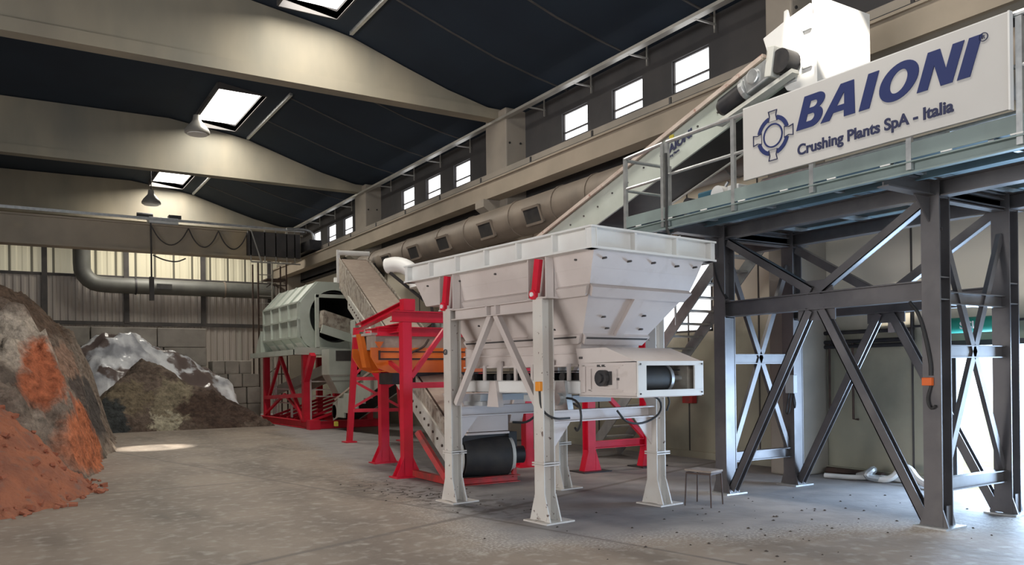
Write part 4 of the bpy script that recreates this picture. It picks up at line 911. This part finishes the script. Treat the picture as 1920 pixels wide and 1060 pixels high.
s.build('brace', 'red_paint', D)
for k in range(6): MB().bar((7.5, 23.3 + .8 * k, .24), (9.5, 23.3 + .8 * k, .9), .07, .07).build('cross_bar', 'red_paint', D)
UC = thing('collecting_conveyor', 'pale conveyor with white handrails beneath the drum screen', 'conveyor', (7.6, 25.5, .3))
MB().bar((7.75, 28, 1.05), (8.0, 23.6, 1.75), .05, .3).bar((8.6, 28, 1.05), (8.7, 23.6, 1.75), .05, .3).bar((8.2, 28, 1.1), (8.35, 23.6, 1.8), .5, .05).build('frame', 'green_white', UC)
s = MB()
for y in (27.4, 25.6, 23.7):
    s.bar((7.62, y, .25), (7.62, y, 1.45), .06, .06, (1, 0, 0))
for z in (.95, 1.15, 1.4): s.bar((7.62, 27.6, z - .25), (7.62, 25.6, z - .25), .04, .04); s.bar((7.62, 24.6, z), (8.4, 23.0, z), .04, .04)
s.build('handrail', 'clean_white', UC)
UH = thing('screen_chute', 'tapered white chute under the mouth of the drum screen', 'chute', (8.2, 22.9, 1))
s = MB(); s.hexa([(8.1, 22.55, 1.05), (8.55, 22.55, 1.05), (8.55, 23.1, 1.05), (8.1, 23.1, 1.05), (7.8, 22.5, 1.6), (8.75, 22.5, 1.6), (8.75, 23.15, 1.6), (7.8, 23.15, 1.6)]); s.box(7.8, 8.75, 22.5, 23.15, 1.6, 2.35); s.prism([(8.6, 22.5, 1.0), (9.3, 22.5, 1.0), (9.3, 22.5, 2.9), (8.9, 22.5, 3.3), (8.6, 22.5, 3.2)], (0, .5, 0)); s.build('hood', 'green_white', UH)
MB().box(8.0, 8.45, 22.47, 22.5, 2.0, 2.3).build('dark_opening', 'dark_trim', UH); MB().box(7.8, 8.75, 22.48, 22.5, 1.55, 1.6).box(7.8, 8.75, 22.48, 22.5, 1.42, 1.44).build('flange', 'lamp_shell', UH)
# bagged white filter elbow near the duct end
fe = thing('white_duct_elbow', 'bright white bagged elbow at the end of the wall duct, left of the hopper rim', 'duct', (7.2, 12.5, 3))
MB().tube([(6.98, 16.3, 3.95), (7.12, 16.1, 3.98), (7.28, 15.9, 3.9), (7.4, 15.75, 3.7), (7.42, 15.72, 3.45)], .17, 14, 2).build('elbow', 'clean_white', fe, smooth=True)
MB().tube([(7.0, 16.2, 3.8), (7.75, 15.7, 3.05), (7.78, 15.7, 2.6)], .04, 6).build('stay', 'black_steel', fe)

# ------------------------------------------------------------------ steel platform
PF = thing('steel_platform', 'grey steel platform on braced columns carrying the sign', 'platform', (8.4, 6, 0))
CX0, CX1, CY0, CY1 = 7.88, 9.2, 4.60, 7.42
def hcol(x, y, z1):
    c = MB().ibeam((x, y, .02), (x, y, z1), .19, .19, .014, (1, 0, 0))
    if y == CY1: c.box(x - .085, x + .085, y - .09, y - .076, .02, 2.3)
    c = c.build('column', 'steel_grey', PF)
    for sy in (-1, 1): MB().prism([(x - .09, y + sy * .09, .015), (x - .09, y + sy * .15, .015), (x - .09, y + sy * .09, .2)], (.014, 0, 0)).build('gusset', 'steel_grey', c)
    MB().prism([(x, y - .08, .015), (x + .16, y - .08, .015), (x + .09, y - .08, .22), (x, y - .08, .22)], (0, .014, 0)).build('gusset', 'steel_grey', c)
    MB().box(x - .17, x + .2, y - .17, y + .17, 0, .018).build('base_plate', 'galvanised', c)
    for z in (2.27, 2.49, 3.28): MB().box(x - .09, x + .09, y - .09, y + .09, z, z + .012).build('stiffener', 'steel_grey', c)
for x in (CX0, CX1):
    for y in (CY0, CY1): hcol(x, y, 3.46 if x == CX0 else 3.5)
for x in (CX0, CX1):
    MB().ibeam((x, 1.0, 3.38), (x, 8.2 if x == CX0 else 8.3, 3.38), .14, .17, .014).build('main_beam', 'steel_grey', PF)
    MB().ibeam((x, CY0, 2.38), (x, CY1, 2.38), .14, .20, .014).build('middle_beam', 'steel_grey', PF)
    ym = (CY0 + CY1) / 2
    for (a, za), (b, zb) in (((ym + .08, 2.28), (CY1 - .12, .06)), ((ym - .08, 2.28), (CY0 + .12, .06)), ((ym + .05, 2.5), (CY1 - .1, 3.24)), ((ym - .05, 2.5), (CY0 + .1, 3.28))):
        MB().chan((x, a, za), (x, b, zb), .10, .09, .012, (1, 0, 0), 1).build('brace', 'steel_grey', PF)
    MB().box(x - .008, x + .008, ym - .22, ym + .22, 2.48, 2.62).build('gusset', 'steel_grey', PF); MB().box(x - .008, x + .008, ym - .25, ym + .25, 2.16, 2.29).build('gusset', 'steel_grey', PF)
for y in (CY0, CY1):
    for z in (.46, 1.74, 3.34) if y == CY1 else (.42, 1.76, 2.3, 3.34): MB().ibeam((CX0 + .09, y, z), (CX1 - .09, y, z), .1, .13, .012).build('end_beam', 'steel_grey', PF)
    for za, zb in ((.5, 3.02),):
        MB().bar((CX0 + .1, y, za), (CX1 - .1, y, zb), .075, .05, (0, 1, 0)).bar((CX1 - .1, y, za), (CX0 + .1, y, zb), .075, .05, (0, 1, 0)).build('cross_brace', 'steel_grey', PF)
# right bay going out of the picture
hcol(CX0, 1.8, 3.46); hcol(CX1, 1.8, 3.5)
# cantilevers, deck joists, deck plates
for y in (1.8, CY0, CY1):
    MB().ibeam((7.02, y, 3.39), (CX0, y, 3.38), .12, .15, .012).ibeam((CX0, y, 3.38), (CX1 + .3, y, 3.38), .12, .15, .012).build('cantilever', 'steel_grey', PF)
    MB().prism([(CX0 - .1, y, 3.3), (CX0 - .1, y, 3.05), (CX0 - .35, y, 3.3)], (0, .014, 0)).build('haunch', 'steel_grey', PF)
for k in range(9):
    y = .9 + .9 * k; MB().bar((7.0, y, 3.49), (9.55, y, 3.49), .05, .05).build('joist', 'galvanised', PF)
MB().box(6.98, 9.6, .3, 8.3, 3.52, 3.56).build('deck_plate', 'deck_underside', PF)
for x in (7.25, 7.55): MB().bar((x, .4, 3.47), (x, 8.3, 3.47), .04, .08).build('deck_rib', 'deck_underside', PF)
MB().chan((6.97, .3, 3.42), (6.97, 8.3, 3.42), .08, .11, .012, side=-1).build('edge_channel', 'platform_green', PF)
MB().box(6.955, 6.965, .3, 8.3, 3.50, 3.645).box(6.955, 9.6, 8.3, 8.31, 3.50, 3.645).build('toe_board', 'platform_green', PF)
s = MB()
for k in range(13): s.box(6.945, 6.957, 1.0 + .58 * k, 1.1 + .58 * k, 3.485, 3.498)
s.build('clip', 'clean_white', PF)
def post(x, y): return MB().bar((x, y, 3.4), (x, y, 4.44), .05, .04, (1, 0, 0))
for y in (8.28, 7.56, 7.48, 6.40, 5.35, 4.3, 3.35, 2.3): post(6.97, y).build('rail_post', 'galvanised', PF)
s = MB(); s.tube([(6.97, 8.28, 4.42), (6.97, 7.55, 4.45)], .024, 8); s.tube([(6.97, 8.28, 4.02), (6.97, 7.55, 4.02)], .02, 8); s.build('handrail', 'galvanised', PF)
s = MB(); s.tube([(6.97, 7.48, 4.45), (6.97, .5, 4.48)], .026, 8); s.tube([(6.97, 7.48, 4.04), (6.97, .5, 4.04)], .02, 8); s.build('handrail', 'galvanised', PF)
s = MB(); s.tube([(6.97, 8.28, 4.40), (7.75, 8.28, 4.40)], .024, 8); s.tube([(6.97, 8.28, 4.0), (7.75, 8.28, 4.0)], .02, 8); s.bar((7.75, 8.28, 3.5), (7.75, 8.28, 4.42), .05, .04, (1, 0, 0)); s.build('handrail', 'galvanised', PF)
s = MB(); s.tube([(9.55, 8.2, 4.42), (9.55, .5, 4.45)], .024, 8)
for y in (8.2, 6.8, 5.4, 4.0, 2.6): s.bar((9.55, y, 3.5), (9.55, y, 4.42), .05, .04, (1, 0, 0))
s.build('handrail', 'galvanised', PF)
# cables on the platform
MB().tube([(6.93, 7.46, 4.3), (6.93, 7.45, 3.9), (6.93, 7.47, 3.4), (6.93, 7.40, 3.25)], .018, 8, 1).build('cable', 'rubber', PF, smooth=True)
MB().tube([(7.1, 6.35, 4.3), (7.1, 6.3, 4.0), (7.1, 6.1, 3.8)], .015, 8, 1).build('cable', 'grey_plastic', PF, smooth=True)
MB().tube([(7.80, 4.83, 2.27), (7.78, 4.72, 2.15), (7.77, 4.65, 1.9), (7.77, 4.60, 1.65), (7.77, 4.60, 1.52)], .018, 8, 2).tube([(7.77, 4.6, 1.42), (7.76, 4.64, 1.28), (7.76, 4.6, 1.18), (7.76, 4.55, 1.22)], .014, 8, 2).build('cable', 'rubber', PF, smooth=True)
MB().tube([(7.8, 7.52, 3.3), (7.79, 7.5, 2.9), (7.8, 7.38, 2.62), (7.8, 7.3, 2.52)], .02, 8, 2).build('cable', 'rubber', PF, smooth=True)
MB().box(7.74, 7.79, 4.58, 4.68, 1.42, 1.50).build('switch_box', 'signal_orange', PF, .006)
eb = thing('junction_box', 'grey electrical box with black cables on the rear platform column', 'box', (9.1, 7.35, 1.3))
MB().box(9.04, 9.12, 7.28, 7.42, 1.27, 1.52).build('housing', 'grey_plastic', eb, .008)
MB().tube([(9.07, 7.38, 1.27), (9.05, 7.40, 1.1), (9.05, 7.42, .98), (9.05, 7.36, 1.0), (9.06, 7.34, 1.27)], .012, 6, 2).tube([(9.08, 7.31, 1.27), (9.07, 7.27, 1.12), (9.08, 7.30, 1.05), (9.1, 7.33, 1.2)], .01, 6, 2).build('cable', 'rubber', eb, smooth=True)
# kit lying on the deck: pump and drum
pm = thing('small_pump', 'blue and white pump unit lying on the platform deck', 'pump', (7.3, 7.1, 3.56))
MB().box(7.12, 7.32, 6.88, 7.12, 3.62, 3.76).build('body', 'motor_blue', pm, .02); MB().cyl((7.1, 6.78, 3.68), (7.35, 6.78, 3.68), .1, 18).build('fan_cover', 'clean_white', pm, smooth=True)
MB().box(7.08, 7.4, 6.42, 7.4, 3.56, 3.61).build('bed_plate', 'black_steel', pm); MB().box(7.1, 7.28, 6.45, 6.62, 3.61, 3.74).build('valve', 'clean_white', pm, .01)
MB().cyl((7.1, 7.28, 3.66), (7.35, 7.28, 3.66), .07, 14).build('coil', 'black_steel', pm)

# ------------------------------------------------------------------ sign
SG = thing('company_sign', 'large white company sign with blue lettering fixed to the platform railing', 'sign', (6.93, 4.8, 3.7))
MB().box(6.90, 6.935, 3.40, 6.19, 3.69, 4.475).build('panel', 'sign_face', SG)
MB().box(6.885, 6.94, 3.385, 3.40, 3.68, 4.485).box(6.9, 6.94, 3.39, 6.19, 4.475, 4.485).build('edge_trim', 'clean_white', SG)
def arc(cx_, cy_, rx, ry, a0, a1, n=14): return [(cx_ + rx * math.cos(R(a0 + (a1 - a0) * k / n)), cy_ + ry * math.sin(R(a0 + (a1 - a0) * k / n))) for k in range(n + 1)]
def sh(loops, ox, w_, h_=.325, shear=.33): return [[(ox + x * w_ + y * h_ * shear, y * h_) for x, y in lp] for lp in loops]
LB = [[(0, 0), (.6, 0)] + arc(.62, .29, .36, .29, -90, 75) + arc(.58, .76, .33, .24, -60, 90) + [(0, 1)], [(.33, .2), (.33, .42)] + arc(.52, .31, .13, .11, 90, -90), [(.33, .60), (.33, .8)] + arc(.50, .70, .13, .10, 90, -90)]
LAA = [[(-.02, 0), (.32, 1), (.70, 1), (1.0, 0), (.68, 0), (.63, .2), (.31, .2), (.25, 0)], [(.37, .38), (.59, .38), (.49, .74)]]
LI = [[(0, 0), (1, 0), (1, 1), (0, 1)]]
LO = [arc(.5, .5, .5, .52, 0, 360, 36)[:-1], arc(.5, .5, .22, .31, 0, 360, 30)[:-1]]
LN = [[(0, 0), (0, 1), (.34, 1), (.69, .42), (.69, 1), (1, 1), (1, 0), (.68, 0), (.31, .6), (.31, 0)]]
for nm, lps, ya, yb in (('letter', LB, 5.48, 5.19), ('letter', LAA, 5.18, 4.80), ('letter', LI, 4.76, 4.65), ('letter', LO, 4.59, 4.22), ('letter', LN, 4.18, 3.86), ('letter', LI, 3.82, 3.71)):
    shapes_mesh(nm, sh(lps, 0, ya - yb), 'navy', (6.896, ya, 4.05), SG, WEST)
text_mesh('tagline', 'Crushing Plants SpA - Italia', .150, 'dark_blue_text', (6.896, 5.47, 3.80), SG, WEST, 0, .0042, .003, .985)
text_mesh('registered_mark', 'R', .045, 'dark_blue_text', (6.896, 3.61, 4.33), SG, WEST, 0, .0, .003)
shapes_mesh('registered_ring', [arc(0, 0, .036, .036, 0, 360, 24)[:-1], arc(0, 0, .031, .031, 0, 360, 24)[:-1]], 'dark_blue_text', (6.896, 3.595, 4.345), SG, WEST)
# gear-like emblem: two rings and four trapezoid lugs outlined
lg = (6.896, 5.78, 4.085)
def arcs_seg(r0, r1, a0, a1): return arc(0, 0, r1, r1, a0, a1, 16) + arc(0, 0, r0, r0, a1, a0, 16)
sp_ = [arcs_seg(.168, .212, a + 16, a + 74) for a in (0, 90, 180, 270)]
for l in sp_: shapes_mesh('emblem_arc', [l], 'navy', lg, SG, WEST)
shapes_mesh('emblem_ring', [arc(0, 0, .128, .128, 0, 360, 40)[:-1], arc(0, 0, .112, .112, 0, 360, 40)[:-1]], 'navy', lg, SG, WEST)
lug = [(.148, -.062), (.205, -.045), (.265, -.06), (.265, .06), (.205, .045), (.148, .062)]
lin = [(.15, -.052), (.207, -.037), (.257, -.05), (.257, .05), (.207, .037), (.15, .052)]
def ro(l, a): c_, s_ = math.cos(R(a)), math.sin(R(a)); return [(x * c_ - y * s_, x * s_ + y * c_) for x, y in l]
for a in (0, 90, 180, 270): shapes_mesh('emblem_lug', [ro(lug, a), ro(lin, a)], 'dark_blue_text', (6.894, lg[1], lg[2]), SG, WEST)

# ------------------------------------------------------------------ stool, things on the floor, wall fittings
S = thing('stool', 'small worn stool with a wooden seat and thin dark legs by the hopper', 'stool', (6.98, 6.93, 0), R(20), local=True)
MB().hexa([(-.17, -.17, .40), (.17, -.17, .39), (.17, .17, .40), (-.17, .17, .41), (-.17, -.17, .425), (.17, -.17, .415), (.17, .17, .425), (-.17, .17, .435)]).build('seat', 'old_wood', S, .006)
MB().bar((-.15, -.15, .385), (.15, -.15, .385), .02, .02).bar((-.15, .15, .385), (.15, .15, .385), .02, .02).bar((-.15, -.15, .385), (-.15, .15, .385), .02, .02).bar((.15, -.15, .385), (.15, .15, .385), .02, .02).build('apron', 'rust_tube', S)
for a in (-1, 1):
    for b in (-1, 1): MB().cyl((a * .165, b * .165, 0), (a * .15, b * .15, .39), .010, 8).build('leg', 'rust_tube', S)
# heap of pipes and cables at the wall
pp = [('crumpled_white_hose', 'crumpled white hose lying by the wall under the platform', 'clean_white', .045, [(10.25, 6.9, .05), (10.3, 6.7, .05), (10.4, 6.6, .2), (10.35, 6.45, .26), (10.3, 6.3, .1), (10.2, 6.1, .05), (10.1, 6.0, .05)]),
      ('pale_hose', 'pale hose end trailing on the floor beneath the platform', 'clean_white', .035, [(10.1, 7.6, .04), (10.2, 7.2, .04), (10.4, 6.95, .06), (10.5, 6.5, .04)]),
      ('dark_pipe', 'dark pipe lying along the foot of the wall', 'rust_tube', .06, [(10.5, 7.85, .06), (10.45, 6.9, .06)]),
      ('grey_hose_coil', 'grey coiled hose beside the white hose on the floor', 'galvanised', .05, [(10.3, 7.2, .05), (10.35, 7.0, .12), (10.25, 6.9, .2), (10.15, 7.0, .08), (10.3, 6.8, .05)])]
for nm, lb, mt_, r_, pts in pp: tag(MB().tube(pts, r_, 8, 2).build(nm, mt_, None, smooth=True), lb, 'hose' if 'hose' in nm else 'pipe')
wp = thing('wall_pipework', 'black pipework rectangle and drop pipes on the concrete wall behind the platform', 'pipes', (10.58, 7.2, 2))
X_ = 10.58
s = MB()
for z in (2.14, 2.0, 1.93): s.tube([(X_, 7.95, z), (X_, 6.5, z)], .03, 8)
s.tube([(X_, 6.52, 1.93), (X_, 6.52, 2.5), (X_, 7.2, 2.5)], .03, 8)
s.build('header_pipe', 'black_steel', wp, smooth=True)
for y, z in ((7.85, .85), (7.45, .85)): MB().tube([(X_, y, 2.0), (X_, y, z), (X_, y - .08, z)], .018, 8).build('drop_pipe', 'rust_tube', wp)
MB().box(X_ - .05, X_ + .05, 8.02, 8.14, .25, 2.3).build('riser', 'black_steel', wp); MB().box(X_ - .05, X_, 6.75, 6.85, 2.1, 2.45).build('valve', 'galvanised', wp)
MB().tube([(X_, 6.5, 2.17), (X_, 3.0, 2.2)], .016, 8).build('conduit', 'black_steel', wp)
rb_ = MB().box(10.50, 10.63, 10.7, 10.95, 1.0, 1.18).build('alarm_box', 'rust_red', None, .01); tag(rb_, 'dark red box on the wall behind the drive box', 'box')
gs = thing('green_banner_roll', 'green roll with white letters above the side gate', 'banner', (10.42, 5.6, 2.1))
MB().cyl((10.42, 6.0, 2.14), (10.42, 5.1, 2.14), .10, 20).cyl((10.42, 6.04, 2.14), (10.42, 6.0, 2.14), .05, 16, .10).build('roll', 'green_banner', gs, smooth=True)
text_mesh('banner_lettering', 'SCI', .13, 'clean_white', (10.315, 5.72, 2.09), gs, WEST, 0, .003, .003)
dr = MB().box(XW - .05, XW, DOOR[0] - .1, DOOR[1] + .06, DOOR[3], DOOR[3] + .07).box(XW - .02, XW, DOOR[1], DOOR[1] + .05, 0, DOOR[3]).box(XW - .02, XW, DOOR[0] - .05, DOOR[0], 0, DOOR[3]).build('door_1', 'black_steel'); struct(dr, 'open side gate in the right wall, bright daylight beyond')
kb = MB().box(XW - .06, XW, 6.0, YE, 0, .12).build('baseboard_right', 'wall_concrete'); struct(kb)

# loose debris
dproto = None
for k in range(150):
    if k < 70: y = random.gauss(9.6, 1.1); x = 4.75 - (y - 9.6) * .08 + random.gauss(0, .35)
    elif k < 100: x, y = random.uniform(3.2, 7.5), random.uniform(4.2, 7.0)
    else: x, y = random.uniform(5.2, 9.4), random.uniform(4.0, 7.0)
    s_ = random.uniform(.006, .018) * (1.4 if k % 11 == 0 else 1)
    if dproto is None:
        dproto = MB().add([(1, .1, 0), (.2, .9, .1), (-.9, .4, 0), (-.5, -.8, .1), (.6, -.7, 0), (.1, 0, .8), (0, 0, -.3)], [(0, 1, 5), (1, 2, 5), (2, 3, 5), (3, 4, 5), (4, 0, 5), (1, 0, 6), (2, 1, 6), (3, 2, 6), (4, 3, 6), (0, 4, 6)]).build('dirt_clod', 'debris')
        tag(dproto, 'small dark dirt clod lying on the floor around the hopper', 'debris', 'dirt clods on the floor'); o = dproto
    else: o = dproto.copy(); COL.objects.link(o)
    o.location = (x, y, s_ * .2); o.scale = (s_ * 1.3, s_, s_ * .8); o.rotation_euler = (0, 0, random.uniform(0, 6))
